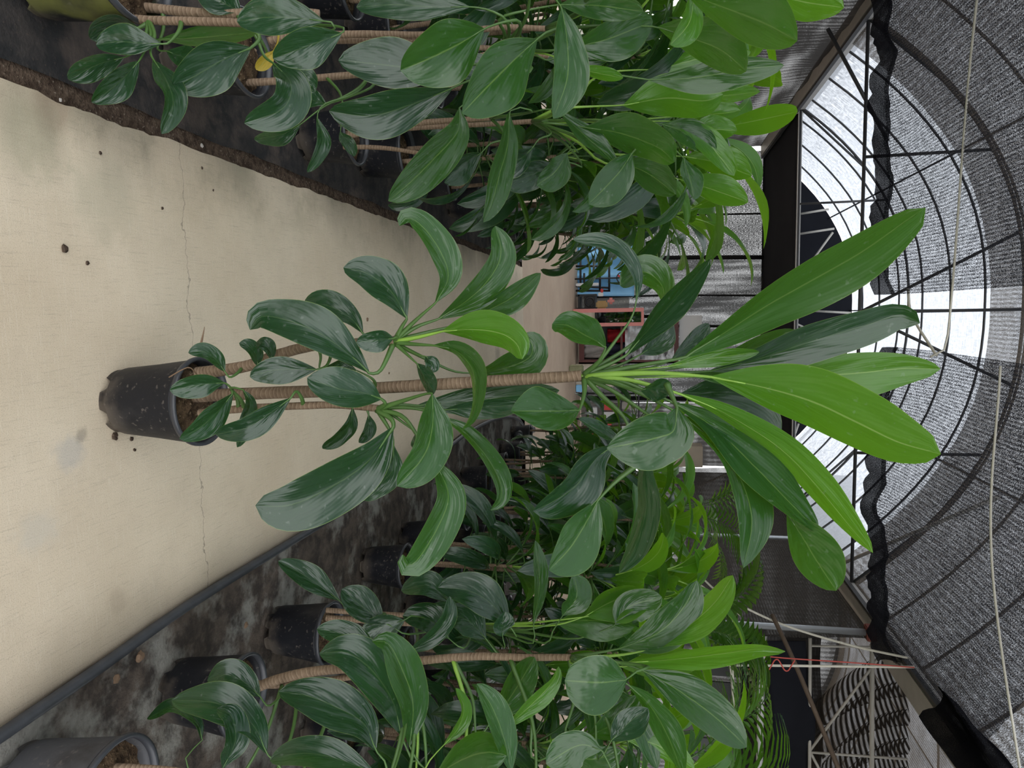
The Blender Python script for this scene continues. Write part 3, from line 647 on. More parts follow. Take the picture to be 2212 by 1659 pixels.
def traced_leaf(root, D0, spec, rng, name='leaf', stems=None):
    """mat, index of first blade point, visible width (px), twist base/tip, nearer-by metres at base/middle/tip : points"""
    head, pts = spec.split(':'); h = head.split()
    mt, b, w_ = h[0], int(h[1]), float(h[2])
    tw = [math.radians(float(q)) for q in h[3].split('/')]
    if len(tw) == 1: tw *= 2
    d0, dm, d1 = float(h[4]), float(h[5]), float(h[6]); tip = float(h[7]) if len(h) > 7 else .62
    px = [tuple(float(c) for c in q.split(',')) for q in pts.split()]
    L = [0]
    for i in range(1, len(px)): L.append(L[-1]+math.hypot(px[i][0]-px[i-1][0], px[i][1]-px[i-1][1]))
    P = []
    for i, (x, y) in enumerate(px):
        t = L[i]/L[-1]
        d = d0*(1-t)*(1-2*t)+dm*4*t*(1-t)+d1*t*(2*t-1)
        P.append(onD(x, y, D0-d))
    org = root.location
    if stems and px[0] not in ((1640, 1020), (1440, 830), (1380, 1000), (1395, 968)):
        c = min(stems, key=lambda q: (q-P[0]).length+.6*max(0, q.z-P[0].z))
        if .02 < (c-P[0]).length < .5: P.insert(0, c.lerp(P[0], .5)+Vector((0, 0, .1*(c-P[0]).length))); P.insert(0, c); b += 2
    rnd = rng.random()
    # petiole
    n = 25
    Mi = spline(P[b:], n)
    scale = (Mi[n//2]-CAM).dot(CF)/FPX
    cm = max(.42, min(abs(math.cos(tw[0]*.5+tw[1]*.5)), 1)) if tw[0] == tw[1] else .75
    hw = w_*scale/2/cm
    S0 = None; LL, NN = [], []
    seq = list(range(n//2, n))+list(range(n//2-1, -1, -1)); tmp = {}
    for idx, i in enumerate(seq):
        T = (Mi[min(i+1, n-1)]-Mi[max(i-1, 0)]).normalized(); V = (CAM-Mi[i]).normalized()
        S = T.cross(V)
        if S.length < .12: S = (tmp[seq[idx-1]][2] if idx and i != n//2-1 else S)
        S = S.normalized()
        if idx == 0:
            if S.z < 0: S = -S
        else:
            prev = tmp[n//2][2] if i == n//2-1 else tmp[seq[idx-1]][2]
            if S.dot(prev) < 0: S = -S
        Nc = S.cross(T).normalized()
        if Nc.dot(V) < 0: Nc = -Nc
        a = tw[0]+(tw[1]-tw[0])*i/(n-1)
        Lv = S*math.cos(a)-Nc*math.sin(a); Nv = Nc*math.cos(a)+S*math.sin(a)
        if tw[0] < 0: Nv = -Nv
        tmp[i] = (Lv, Nv, S)
    LL = [tmp[i][0] for i in range(n)]; NN = [tmp[i][1] for i in range(n)]
    V, Fc, UV = blade([p-org for p in Mi], LL, NN, hw, .20+.14*rng.random(), .05+.07*rng.random(), rng.random()*6, 0, tip)
    o = link(name, mesh(name, V, Fc, UV), LEAFM[mt], root)
    if b > 0:
        PP = spline([p-org for p in P[:b]]+[p-org for p in Mi[:5]], 16)
        r0 = .0065*(.6+hw*8); V, Fc, UV = tube(PP, lambda t: r0*(1.15-.95*t), 8)
        link('petiole', mesh('petiole', V, Fc, UV), PETM[mt], o)
    return o
def traced_stem(root, D0, pts, r0, r1, rings=True, d=(0, 0), mat='bark', fine=False):
    n = len(pts)
    P = [onD(x, y, D0-(d[0]+(d[1]-d[0])*i/(n-1)))-root.location for i, (x, y) in enumerate(pts)]
    ln = sum((P[i+1]-P[i]).length for i in range(n-1)); k = max(12, int(ln/.006)) if rings else 24
    Q = spline(P, k)
    sd = random.random()*99
    def rad(t):
        r = r0+(r1-r0)*t
        return r*(1+.022*rings*nz(t*k*.7, sd)+.05*nz(t*22, sd))
    V, Fc, UV = tube(Q, rad, 12)
    UV = [(a, b*ln) for a, b in UV]
    link('stem', mesh('stem', V, Fc, UV), mat, root)
    if fine: return [q+root.location for q in Q[6::3]]+[Q[-1]+root.location]
    return [q+root.location for q in Q[len(Q)//3::max(4, len(Q)//6)]]+[Q[-1]+root.location]

def plant_root(X, Y, label, z=0.0, group=None): return empty('potted_ti_plant', (X, Y, z), label, 'potted plant', group)

# ------------------------------------------------------------------ the plant in the middle of the path
R0 = random.Random(5)
g = gnd(266, 866); mp = plant_root(g.x, g.y, 'tall potted ti plant with three stems standing alone on the concrete path', .0)
add_pot(mp, .121, .262, .4)
DM = 1.765
MS = []
MS += traced_stem(mp, DM, [(420, 856), (500, 852), (600, 848), (700, 845), (820, 838), (950, 830), (1100, 821), (1256, 812)], .018, .0145, True, (.0, .0), fine=True)
MS += traced_stem(mp, DM, [(425, 806), (500, 797), (550, 786), (598, 767), (672, 748), (760, 742), (852, 736)], .017, .012, True, (.03, .06), fine=True)
MS += traced_stem(mp, DM, [(430, 892), (548, 881), (640, 877), (722, 875), (816, 882)], .011, .009, True, (.05, .10), fine=True)
MAIN = '''
M 3 102 -35 0 .04 .12 .42 : 1262,812 1300,806 1380,790 1475,773 1560,722 1660,658 1760,602 1860,545 1950,482 1999,449
D 3 82 22 0 -.06 -.05 .4 : 1262,812 1340,808 1430,806 1530,802 1640,775 1760,735 1860,706 1940,682 1987,698
B 3 92 25 0 -.12 -.14 : 1265,814 1400,812 1500,812 1620,815 1750,812 1850,806 1950,796 2031,797
B 3 132 -30 0 .08 .2 .5 : 1265,814 1330,808 1430,806 1532,814 1640,835 1750,866 1850,912 1940,955 2032,981
B 3 62 -42 0 .05 .04 : 1268,818 1340,818 1400,830 1465,850 1560,890 1680,965 1760,1045 1830,1130 1885,1194
M 3 84 48 0 .04 .06 : 1268,818 1330,820 1390,842 1450,868 1540,922 1640,1018 1710,1090 1770,1150
M 1 98 -32 .0 .06 .10 .55 : 1640,1020 1700,1108 1730,1155 1760,1205 1806,1276
M 3 70 52 0 .06 .10 : 1268,820 1330,828 1400,858 1470,895 1560,970 1606,1050 1624,1130 1606,1226
D 3 92 40 0 -.12 -.2 : 1265,816 1340,820 1400,832 1470,850 1560,868 1630,905 1678,962
M 2 52 -35 0 -.08 -.1 : 1265,812 1400,802 1540,785 1640,748 1700,724 1738,722
D 3 55 -45 0 .0 .02 : 1266,808 1290,798 1320,785 1352,768 1420,690 1480,622 1534,560
D 4 34 55/30 0 .02 .06 : 1264,806 1290,786 1330,735 1362,690 1374,655 1376,600 1350,550 1305,523 1238,517
M 2 62 -35 0 -.05 0 : 1268,806 1370,740 1436,664 1430,618 1400,590 1372,592 1340,617
M 2 66 -40 0 .08 .16 : 1262,808 1292,782 1308,752 1290,738 1260,722 1225,703 1193,700
D 3 52 35 0 -.05 -.08 : 1266,810 1300,800 1340,788 1385,765 1420,738 1450,690
D 2 44 40 0 -.1 -.16 : 1268,812 1400,795 1450,778 1495,738 1532,700
D 3 44 -50/-20 0 .07 .12 : 1268,816 1310,824 1350,836 1384,842 1420,838 1450,845
M 1 118 20 .14 .22 .26 .8 : 1440,830 1462,880 1455,930 1420,945 1370,957 1311,968
D 4 80 42 0 .08 .18 : 1266,818 1300,855 1340,892 1356,925 1330,960 1288,990 1245,1048 1200,1080 1152,1104
D 4 52 -40 0 .05 .1 : 1268,818 1320,842 1380,882 1420,915 1420,970 1392,1020 1395,1100 1372,1180 1337,1238
M 2 92 38 .05 .1 .2 : 1380,1000 1330,1040 1292,1080 1265,1130 1230,1185 1186,1232
M 2 92 30 0 .12 .22 .85 : 1262,818 1262,850 1252,885 1215,888 1170,888 1104,888
M 2 30 -45 -.02 -.05 -.1 : 1270,815 1380,813 1480,808 1580,812 1700,800
B 2 34 20 -.02 .0 -.02 : 1270,814 1370,800 1440,792 1530,775 1640,760
D 1 26 50 .2 .2 .25 : 1395,968 1360,965 1310,940 1250,905
D 2 80 35 .06 .12 .16 : 852,738 868,706 879,688 845,630 795,592 742,578
M 2 60 40 .06 .12 .2 : 854,734 900,690 940,655 968,600 952,545 915,492 882,471 863,488
M 2 66 35 .06 .04 .0 : 854,735 900,706 945,690 1010,648 1058,600 1082,548 1070,488
M 2 52 40 .06 0 -.05 : 854,736 930,716 985,703 1050,672 1110,640 1168,590
B 2 74 -30 .06 .1 .14 : 856,738 905,728 955,716 1020,712 1080,720 1115,742 1128,776
M 2 52 -45/-70 .06 .14 .22 : 856,740 900,744 935,746 985,758 1020,798 1026,850 1016,900 998,928
D 1 46 20 .08 .13 .15 : 856,728 850,731 815,735 770,739
D 2 90 30 .06 .16 .2 .62 : 850,742 822,800 798,806 760,770 690,720 620,692 565,684 540,712
D 2 58 35 .05 .08 .08 : 850,738 805,735 784,720 760,690 720,665 685,658 652,676
M 3 62 45/20 .0 -.1 -.12 : 860,745 930,780 980,802 1020,806 1080,798 1140,775 1150,745 1128,722
D 2 30 30 .05 .08 .1 : 856,742 900,765 920,770 932,785 926,805
D 1 34 -40 .06 .1 .14 : 856,744 900,785 920,820 938,850
D 2 84 25 .1 .2 .25 : 815,884 832,872 824,862 790,850 740,842 695,828 664,816
D 2 118 28 .1 .2 .3 .5 : 815,886 845,905 850,922 800,992 722,1048 630,1090 552,1092
M 3 84 35 .1 .18 .26 : 815,884 870,866 915,852 934,850 934,920 915,985 858,1050
M 3 74 40 .1 .16 .2 : 816,886 870,900 910,955 930,985 958,1035 968,1080 945,1140 905,1205 880,1222 870,1198
M 3 40 50 .1 .1 .12 : 816,882 870,880 915,886 950,900 1000,930 1050,985 1080,1040 1082,1078 1060,1102
D 2 70 20 .05 -.05 -.05 : 816,880 860,874 900,876 1000,866 1100,856 1208,843
D 2 44 30 .05 .02 .02 : 818,882 900,880 960,885 1050,880 1130,872
D 2 44 40 .1 .12 .1 : 818,890 845,935 850,960 845,1020 800,1060 770,1072
D 1 50 20 .1 .16 .2 : 497,836 485,827 440,830 367,843
D 1 50 30 .12 .18 .24 : 500,843 503,850 470,890 430,925 388,948
D 1 52 25 .12 .18 .2 : 640,845 628,860 580,895 530,925 466,938
D 1 34 35 .1 .14 .18 : 497,815 486,803 465,775 440,760 407,762
D 1 30 40 .08 .1 .12 : 562,800 558,792 552,765 538,748 517,741
D 1 28 40 .07 .1 .1 : 575,790 588,778 582,756 568,743 552,742
D 1 58 15 .1 .15 .18 : 705,790 684,798 640,798 590,800 540,814
D 1 32 45 .1 .12 .16 : 500,838 525,842 540,870 530,915 512,966
D 1 32 50 .1 .1 .1 : 770,850 762,880 755,915 730,945 697,969
D 1 26 50 .1 .1 .12 : 790,870 796,895 795,925 775,956
D 1 28 -30 .06 .05 .05 : 690,795 700,796 730,790 765,778
D 1 30 30 .06 .08 .1 : 800,815 770,800 745,795 715,806
D 1 36 -40 .1 .1 .1 : 860,905 900,935 905,975
'''
for s_ in MAIN.strip().splitlines(): traced_leaf(mp, DM, s_, R0, 'leaf', MS)
tube_obj('dead_leaf', [onD(428, 765, DM-.1)-mp.location, onD(436, 735, DM-.11)-mp.location, onD(442, 706, DM-.1)-mp.location], lambda t: .005*(1-t)+.0008, 'leaf_dead', mp, 12, 6)
tube_obj('root_strand', [onD(430, 815, DM-.12)-mp.location, onD(412, 795, DM-.14)-mp.location, onD(395, 798, DM-.15)-mp.location, onD(365, 815, DM-.15)-mp.location], .0018, 'leaf_dead', mp, 16, 5)

# ------------------------------------------------------------------ near plants whose leaves can be told apart
def near_plant(px, label, D0s, stems, leaves, r=.13, h=.26, mat='black_plastic', off=(0, 0), seed=1):
    g = gnd(*px, BED+.01); root = plant_root(g.x+off[0], g.y+off[1], label, BED+.01); add_pot(root, r, h, seed, mat)
    SP = []
    for q in stems: SP += traced_stem(root, q[0], q[1], q[2], q[3], True, q[4] if len(q) > 4 else (0, 0))
    rg = random.Random(seed)
    for ln in [q for q in leaves.strip().splitlines() if q]:
        D, s_ = ln.split('|'); traced_leaf(root, float(D), s_, rg, 'leaf', SP)
    return root
near_plant((60, 20), 'ti plant in the algae-stained black pot at the left path edge, nearest the viewer', 1.5,
  [(1.5, [(185, 25), (300, 42), (420, 46), (530, 50), (620, 58)], .011, .009), (1.55, [(190, 0), (330, 18), (480, 30), (600, 22), (690, 30)], .013, .010, (0, -.1))], '''
1.45| D 1 58 30 0 .03 .05 : 365,92 350,95 300,93 255,90 208,97
1.50| D 1 54 35 0 .02 .03 : 320,50 300,60 250,52 195,84
1.52| M 1 40 -20 0 0 0 : 335,86 346,85 420,82 490,76 553,70
1.45| D 1 48 35 0 .04 .06 : 290,112 268,124 215,138 147,171
1.44| D 1 50 30 0 .05 .08 : 310,115 300,132 255,180 198,221
1.44| D 1 50 30 0 .06 .1 : 325,110 331,128 360,175 374,225 349,289
1.50| D 1 94 22 0 .06 .1 : 560,85 542,103 480,130 420,165 373,190
1.60| D 1 44 25 0 0 0 : 340,105 360,110 400,125 440,138
1.44| D 2 76 25 0 .03 .05 : 720,66 720,50 700,46 630,38 570,38 512,46
1.44| D 2 76 25 0 .05 .07 : 720,56 745,62 738,72 690,90 640,108 590,127
1.62| D 1 76 25 0 .05 .09 : 570,120 590,136 628,180 610,235 528,266
1.72| D 1 60 25 0 0 0 : 590,140 610,150 645,170 680,200
1.66| Y 1 26 20 0 0 0 : 600,90 590,110 575,130 553,150
1.60| D 1 46 35 0 0 0 : 300,30 310,8 320,-20 325,-50
1.60| D 1 70 30 0 0 .02 : 560,40 520,25 480,5 430,-25
''', .14, .285, 'black_plastic_algae', (-.10, .03), 1)
near_plant((372, 190), 'second ti plant along the left path edge, pot half hidden by hanging leaves', 2.05,
  [(2.05, [(520, 180), (640, 172), (800, 158), (960, 140), (1080, 110)], .012, .009, (0, -.1)), (2.1, [(512, 168), (540, 120), (600, 84), (760, 74), (930, 75), (1080, 60), (1180, 62)], .014, .009, (0, -.15)), (2.15, [(515, 172), (560, 110), (640, 92), (800, 88), (960, 98), (1120, 110), (1220, 130)], .012, .008, (0, -.15))], '''
1.95| D 2 66 25 0 .05 .08 : 1090,40 1050,20 1015,15 930,15 850,10 770,16
1.90| M 2 122 22 0 .1 .15 : 1120,45 1080,50 1046,62 1000,90 930,125 865,152
1.95| D 2 96 25 0 .06 .12 : 1060,135 1020,140 985,150 900,148 810,138 731,130
1.95| D 2 90 25 0 .05 .12 : 1040,170 1010,175 978,190 890,225 800,250 711,240
2.0| D 2 34 40 0 .04 .05 : 760,200 700,230 650,268 610,290 550,302
2.0| D 2 28 40 0 .05 .05 : 760,205 700,225 684,252 698,300 685,340 664,372
2.0| D 1 28 30 0 .03 .05 : 740,240 735,285 750,310 765,338
2.0| D 2 40 30 0 0 0 : 800,190 740,215 705,225 670,215 635,210
1.95| M 2 116 25 0 .08 .15 : 1210,60 1180,70 1160,85 1110,130 1050,190 998,245
1.92| M 2 76 35 0 .06 .08 : 1150,-20 1190,-10 1214,18 1225,90 1225,170 1195,256
2.05| M 1 86 25 0 0 -.05 : 1180,110 1232,104 1310,85 1370,62 1410,47
2.05| B 1 28 -30 0 0 0 : 1190,120 1246,148 1300,160 1346,168
1.95| M 2 112 -30 0 .03 .1 : 1280,-10 1400,-20 1480,-15 1560,15 1650,50 1722,88
2.0| B 1 50 40 0 .05 .07 : 1440,-40 1500,-10 1488,50 1448,97
2.1| M 2 88 -30 0 .02 .05 : 1230,60 1330,55 1420,58 1500,85 1560,110 1612,154
2.15| M 2 66 -25 0 0 0 : 1230,150 1320,160 1400,172 1500,168 1600,150 1693,141
2.0| B 2 78 -25 0 .02 .05 : 1400,-60 1560,-40 1660,-15 1740,5 1823,16
2.0| M 2 60 20 0 0 .02 : 1080,40 1150,20 1210,10 1290,12 1390,25
2.1| D 2 64 30 0 .03 .08 : 1150,150 1120,165 1100,185 1050,160 980,140
2.1| D 1 70 -20 0 0 0 : 1120,100 1180,130 1260,110 1340,95
''', .13, .26, 'black_plastic', (-.10, .04), 2)
near_plant((640, 320), 'third potted ti plant along the left path edge, with curling pale-backed leaves', 2.75,
  [(2.72, [(735, 300), (800, 282), (900, 266), (1060, 255)], .013, .011), (2.7, [(742, 318), (800, 318), (850, 322), (905, 331)], .010, .008), (2.8, [(735, 290), (900, 276), (1060, 268), (1150, 262)], .011, .010)], '''
2.4| M 2 80 28 0 .08 .15 : 1060,215 1020,215 993,232 988,285 940,340 885,395 839,434
2.4| M 2 52 45 0 .08 .12 : 1150,240 1120,232 1099,242 1097,310 1078,380 1062,440 1044,480
2.45| M 2 82 -30 0 0 .05 : 1170,265 1215,268 1262,275 1340,288 1420,318 1457,350
2.45| M 2 38 50 0 0 0 : 1160,240 1185,235 1206,238 1260,290 1300,325 1332,356
2.5| M 2 76 25 0 .04 .08 : 1410,300 1385,310 1366,330 1335,375 1272,441
2.5| B 2 92 -28 0 0 .03 : 1200,235 1280,230 1345,228 1440,212 1520,218 1562,204
2.6| B 2 52 30 0 0 .05 : 1330,265 1400,262 1460,262 1520,300 1560,345 1586,380
2.7| B 2 64 -30 0 0 0 : 1300,330 1420,335 1480,338 1550,352 1624,380
2.7| B 2 60 -30 0 0 0 : 1300,350 1400,370 1470,388 1540,410 1616,437
2.6| M 1 66 -25 0 0 0 : 1290,330 1340,350 1400,375 1460,420
2.6| M 2 40 50 0 .03 .05 : 1400,300 1440,310 1475,340 1490,385 1500,432
2.6| M 2 58 30 0 0 .02 : 1280,260 1370,262 1430,268 1490,290 1545,330
2.7| D 2 50 35 0 .05 .1 : 1090,300 1060,310 1040,330 1010,350 960,395
2.7| D 2 52 35 0 .05 .1 : 1190,290 1165,300 1150,320 1120,345 1060,360
2.7| M 2 60 30 0 0 .04 : 1250,330 1240,320 1225,330 1200,370 1160,400
2.8| D 2 60 30 0 .05 .1 : 1260,360 1230,350 1200,355 1140,380 1090,400
2.6| B 1 34 -45 0 0 0 : 1400,210 1500,208 1570,206 1642,198
2.7| B 1 60 -30 0 0 0 : 1300,160 1420,150 1540,120 1622,112
2.7| B 1 56 -30 0 0 0 : 1350,260 1480,250 1560,245 1600,238
2.7| B 1 54 -20 0 0 0 : 1350,290 1480,285 1540,280 1592,282
''', .125, .25, 'black_plastic', (-.06, .09), 3)

near_plant((20, 1640), 'dead-stemmed grey pot at the right path edge, nearest the viewer', 1.4,
  [(1.47, [(190, 1656), (240, 1655), (340, 1660), (420, 1668)], .008, .006)], '''
''', .135, .27, 'grey_plastic', (.09, .03), 4)
near_plant((350, 1452), 'ti plant in the black pot second along the right path edge, soil showing', 1.9,
  [(1.93, [(530, 1495), (600, 1468), (680, 1450), (800, 1440), (900, 1428), (1020, 1418), (1120, 1420), (1200, 1420), (1234, 1420)], .016, .009), (1.95, [(535, 1478), (640, 1478), (760, 1462)], .012, .009)], '''
1.80| D 1 58 25 0 .03 .05 : 580,1525 562,1505 530,1475 490,1458 448,1470
1.62| D 1 62 30 0 .03 .05 : 840,1690 812,1672 760,1650 700,1632 640,1628 583,1642
1.72| D 2 76 28 0 .05 .08 : 640,1680 600,1650 576,1628 545,1565 470,1520 371,1512
1.68| D 2 52 35 0 .05 .06 : 560,1720 500,1690 482,1660 508,1600 500,1548 470,1530
1.75| D 2 28 45 0 .02 .03 : 480,1720 400,1650 436,1600 425,1560 375,1527 318,1552
1.75| D 2 88 25 0 .06 .1 : 840,1680 835,1650 812,1622 785,1562 720,1525 660,1502 602,1494
1.85| D 2 92 25 0 .06 .1 : 900,1650 880,1620 867,1588 848,1515 805,1450 750,1410 690,1412
1.82| M 2 74 35 0 .05 .1 : 920,1660 900,1640 885,1612 892,1520 868,1445 838,1390 804,1385
1.9| D 1 50 25 0 .03 .05 : 840,1420 812,1402 760,1375 685,1358
1.85| M 2 116 15 0 .1 .14 .45 : 1400,1440 1375,1450 1354,1468 1300,1474 1250,1472 1220,1470
1.9| B 1 40 -45 0 .02 .03 : 1240,1430 1345,1432 1450,1425 1560,1412 1640,1402 1696,1407
1.9| M 2 88 25 0 .03 .05 : 1240,1425 1330,1430 1388,1448 1460,1488 1540,1545 1613,1614
2.0| M 2 80 28 0 0 0 : 1238,1418 1290,1410 1335,1402 1420,1368 1478,1310 1505,1254
2.0| B 2 62 -35 0 0 0 : 1238,1420 1340,1415 1420,1398 1490,1350 1545,1300 1583,1243
1.85| M 2 54 -40 0 .03 .05 : 1240,1430 1310,1450 1358,1480 1402,1522 1440,1585 1475,1670
1.75| M 1 56 35 0 .04 .06 : 1150,1740 1105,1670 1090,1600 1064,1530 1030,1477
1.8| B 2 34 50 0 .03 .05 : 1000,1660 1040,1625 1090,1575 1150,1520 1194,1472 1206,1440
1.7| M 1 100 -25 0 .02 .03 : 880,1720 940,1675 1000,1640 1050,1625 1095,1632
1.8| B 2 26 50 0 .03 .05 : 900,1680 930,1640 958,1610 988,1575 1002,1530 984,1487
1.9| M 1 64 -20 0 0 0 : 1030,1590 1060,1560 1100,1510 1155,1420
1.85| D 1 60 20 0 .02 .04 : 1290,1640 1320,1600 1360,1560 1400,1530
1.8| M 2 74 25 0 .02 .05 : 1340,1700 1320,1660 1300,1620 1250,1610 1180,1650
1.9| B 1 50 -30 0 0 0 : 1300,1560 1340,1590 1420,1610 1500,1660
1.9| M 1 64 30 0 .03 .05 : 1150,1640 1210,1620 1280,1640 1340,1620
1.9| M 1 60 25 0 .02 .04 : 1220,1590 1270,1590 1330,1560 1380,1500
1.9| M 1 50 20 0 0 0 : 1240,1430 1320,1480 1380,1560 1420,1660
2.0| B 1 60 -20 0 0 0 : 1240,1430 1340,1440 1440,1430 1525,1418
''', .125, .25, 'black_plastic', (.09, .06), 5)
near_plant((580, 1335), 'ti plant in the black pot third along the right path edge, dusty pot base', 2.5,
  [(2.55, [(705, 1335), (760, 1338), (850, 1345), (1000, 1350)], .012, .010), (2.55, [(705, 1318), (800, 1325), (900, 1330)], .010, .009)], '''
2.2| D 1 50 28 0 .04 .08 : 760,1320 735,1298 665,1248 601,1212
2.2| D 2 66 25 0 .05 .08 : 880,1370 850,1355 830,1345 785,1312 738,1273
2.2| D 1 64 30 0 .03 .05 : 890,1330 874,1340 830,1352 783,1378
2.2| D 1 38 45 0 .02 .03 : 860,1430 880,1412 930,1378 964,1335 971,1288
2.3| D 1 76 25 0 .05 .1 : 1115,1375 1102,1355 1065,1308 1015,1277 946,1269
2.3| D 1 50 35 0 .04 .06 : 985,1330 972,1300 925,1265 867,1275
2.3| D 1 60 25 0 .02 .05 : 1000,1400 970,1380 930,1340 870,1330
2.35| D 1 66 25 0 .02 .05 : 1080,1420 1050,1380 1010,1340 960,1325
2.4| M 2 54 40 0 .05 .06 : 1180,1390 1190,1370 1215,1330 1245,1290 1240,1240
2.4| B 1 66 -30 0 0 0 : 1200,1350 1262,1332 1320,1300 1385,1276
2.4| M 1 72 -25 0 0 0 : 1140,1360 1200,1345 1290,1340 1370,1355
2.4| B 1 60 -30 0 0 0 : 1200,1340 1280,1330 1340,1310 1410,1290
2.4| M 2 70 30 0 .02 .02 : 1230,1380 1280,1370 1330,1350 1360,1310 1430,1290
2.3| D 1 42 30 0 .03 .05 : 1090,1400 1085,1375 1085,1350 1090,1320
2.4| M 1 30 55 0 .03 .05 : 1150,1390 1152,1350 1165,1260 1156,1168
''', .12, .25, 'black_plastic', (.07, .05), 6)

# ------------------------------------------------------------------ the rest of the rows: a small family of plants, copied
RB = random.Random(21)
def lib_leaf(mt, rg):
    """leaf along +X from the origin: petiole, then a blade arching over"""
    L = .36+.16*rg.random(); pl = .10+.08*rg.random(); droop = .5+1.3*rg.random(); w_ = L*(.10+.035*rg.random())
    yaw = (rg.random()-.5)*.8
    pts = [Vector((0, 0, 0))]; a = .35; p = Vector((0, 0, 0)); n = 18; az = 0
    for i in range(n):
        t = i/(n-1); a = .35-droop*max(0, t-.1)**1.2*1.35; az = yaw*t*t
        p = p+Vector((math.cos(a)*math.cos(az), math.cos(a)*math.sin(az), math.sin(a)))*((L+pl)/n); pts.append(p.copy())
    k = int(n*pl/(L+pl)); Mi = spline(pts[k:], 15); tw = (rg.random()-.5)*1.3
    LL, NN = [], []
    for i in range(15):
        T = (Mi[min(i+1, 14)]-Mi[max(0, i-1)]).normalized(); S = T.cross(Vector((0, 0, 1)))
        if S.length < .2: S = LL[-1] if LL else Vector((0, -1, 0))
        S = S.normalized(); N = S.cross(T).normalized(); a = tw*i/14
        LL.append(S*math.cos(a)+N*math.sin(a)); NN.append(N*math.cos(a)-S*math.sin(a))
    V, Fc, UV = blade(Mi, LL, NN, w_, .18+.2*rg.random(), .05+.08*rg.random(), rg.random()*6)
    idx = [0]*len(Fc)
    v2, f2, u2 = tube(spline(pts[:k+3], 8), lambda t: .006*(1.1-.8*t), 6)
    off = len(V); V += v2; UV += u2; Fc += [tuple(i+off for i in f) for f in f2]; idx += [1]*len(f2)
    me = mesh('leaf', V, Fc, UV, True, idx); me.materials.append(MATS[LEAFM[mt]]); me.materials.append(MATS[PETM[mt]])
    return me
LIB = {mt: [lib_leaf(mt, RB) for _ in range(10)] for mt in 'DMB'}
STEMS = {}
def make_family(k, height, rg, dense):
    """list of (kind, mesh, location, euler, scale)"""
    parts = []
    ns = rg.choice((2, 3, 3))
    for s in range(ns):
        h = height*(1, .68, .48)[s]*(.93+.14*rg.random()); a = rg.random()*6.28; b0 = Vector((.05*math.cos(a), .05*math.sin(a), .215))
        lean = Vector((.20*(rg.random()-.5), .20*(rg.random()-.5), 0))*h
        pts = [b0, b0+Vector((lean.x*.2, lean.y*.2, (h-.2)*.33)), b0+Vector((lean.x*.6, lean.y*.6, (h-.2)*.66)), b0+lean+Vector((0, 0, h-.2))]
        Q = spline(pts, 40); V, Fc, UV = tube(Q, lambda t: .0125-.003*t+0, 8); UV = [(u, v*h) for u, v in UV]
        me = mesh('stem', V, Fc, UV); me.materials.append(MATS['bark']); parts.append(('stem', me, (0, 0, 0), (0, 0, 0), 1))
        nl = int((19, 16, 13)[s]*dense); az = rg.random()*6.28
        for i in range(nl):
            f = i/max(1, nl-1)
            az += 2.4+.5*(rg.random()-.5)
            top = Q[-1]+Vector((0, 0, -.16*(1-f)*(.5+rg.random()*.5)))
            elev = -.5+1.45*f**1.1+.25*(rg.random()-.5)
            mt = ('D' if f < .35 else 'M' if f < .75 else 'B') if s == 0 else ('D' if f < .5 else 'M' if f < .9 or s == 2 else 'B')
            parts.append(('leaf', rg.choice(LIB[mt]), tuple(top), (rg.random()*.5-.25, -elev, az), (1.12, .95, .8)[s]*(.85+.35*rg.random())))
        for i in range(3):
            t = .2+.5*rg.random(); q = Q[int(t*39)]; parts.append(('leaf', rg.choice(LIB['D']), tuple(q), (0, .4*rg.random(), rg.random()*6.28), .55+.3*rg.random()))
    return parts
FAM = [make_family(k, hh, random.Random(100+k), dn) for k, (hh, dn) in enumerate(((1.42, 1), (1.55, 1.1), (1.3, 1), (1.62, 1.05), (1.48, .95)))]
FAM_S = [make_family(k, hh, random.Random(300+k), .75) for k, hh in enumerate((1.45, 1.3, 1.55))]
def place(X, Y, k, rz, label, group, z=BED+.01, sc=1.0, fam=None):
    root = plant_root(X, Y, label, z, group); root.rotation_euler.z = rz; root.scale = (sc, sc, sc)
    add_pot(root, .125, .25, k)
    for kind, me, loc, rot, s in (fam or FAM)[k % len(fam or FAM)]:
        o = bpy.data.objects.new(kind, me); COL.objects.link(o); o.parent = root; o.location = loc; o.rotation_euler = rot; o.scale = (s, s, s)
    return root
RP = random.Random(9)
ORD = ('fourth', 'fifth', 'sixth', 'seventh', 'eighth', 'ninth', 'tenth')
for i, Y in enumerate((3.62, 4.5, 5.3, 6.05, 6.75, 7.4)):
    place(-.86-.03*(i % 2), Y, i+1, RP.random()*6.28, 'bushy potted ti plant, %s along the left path edge' % ORD[i], 'left front row', sc=1.05)
for i, Y in enumerate((3.45, 4.05, 4.75, 5.45, 6.2, 7.0, 7.6)):
    place(1.34+.04*(i % 3), Y, i+2, RP.random()*6.28, 'bushy potted ti plant, %s along the right path edge' % ORD[i], 'right front row', sc=.88 if i > 3 else .95)
ROWN = ('nearest the viewer', 'second from the viewer', 'third from the viewer', 'fourth from the viewer', 'fifth from the viewer', 'sixth from the viewer', 'seventh from the viewer', 'eighth from the viewer', 'farthest from the viewer')
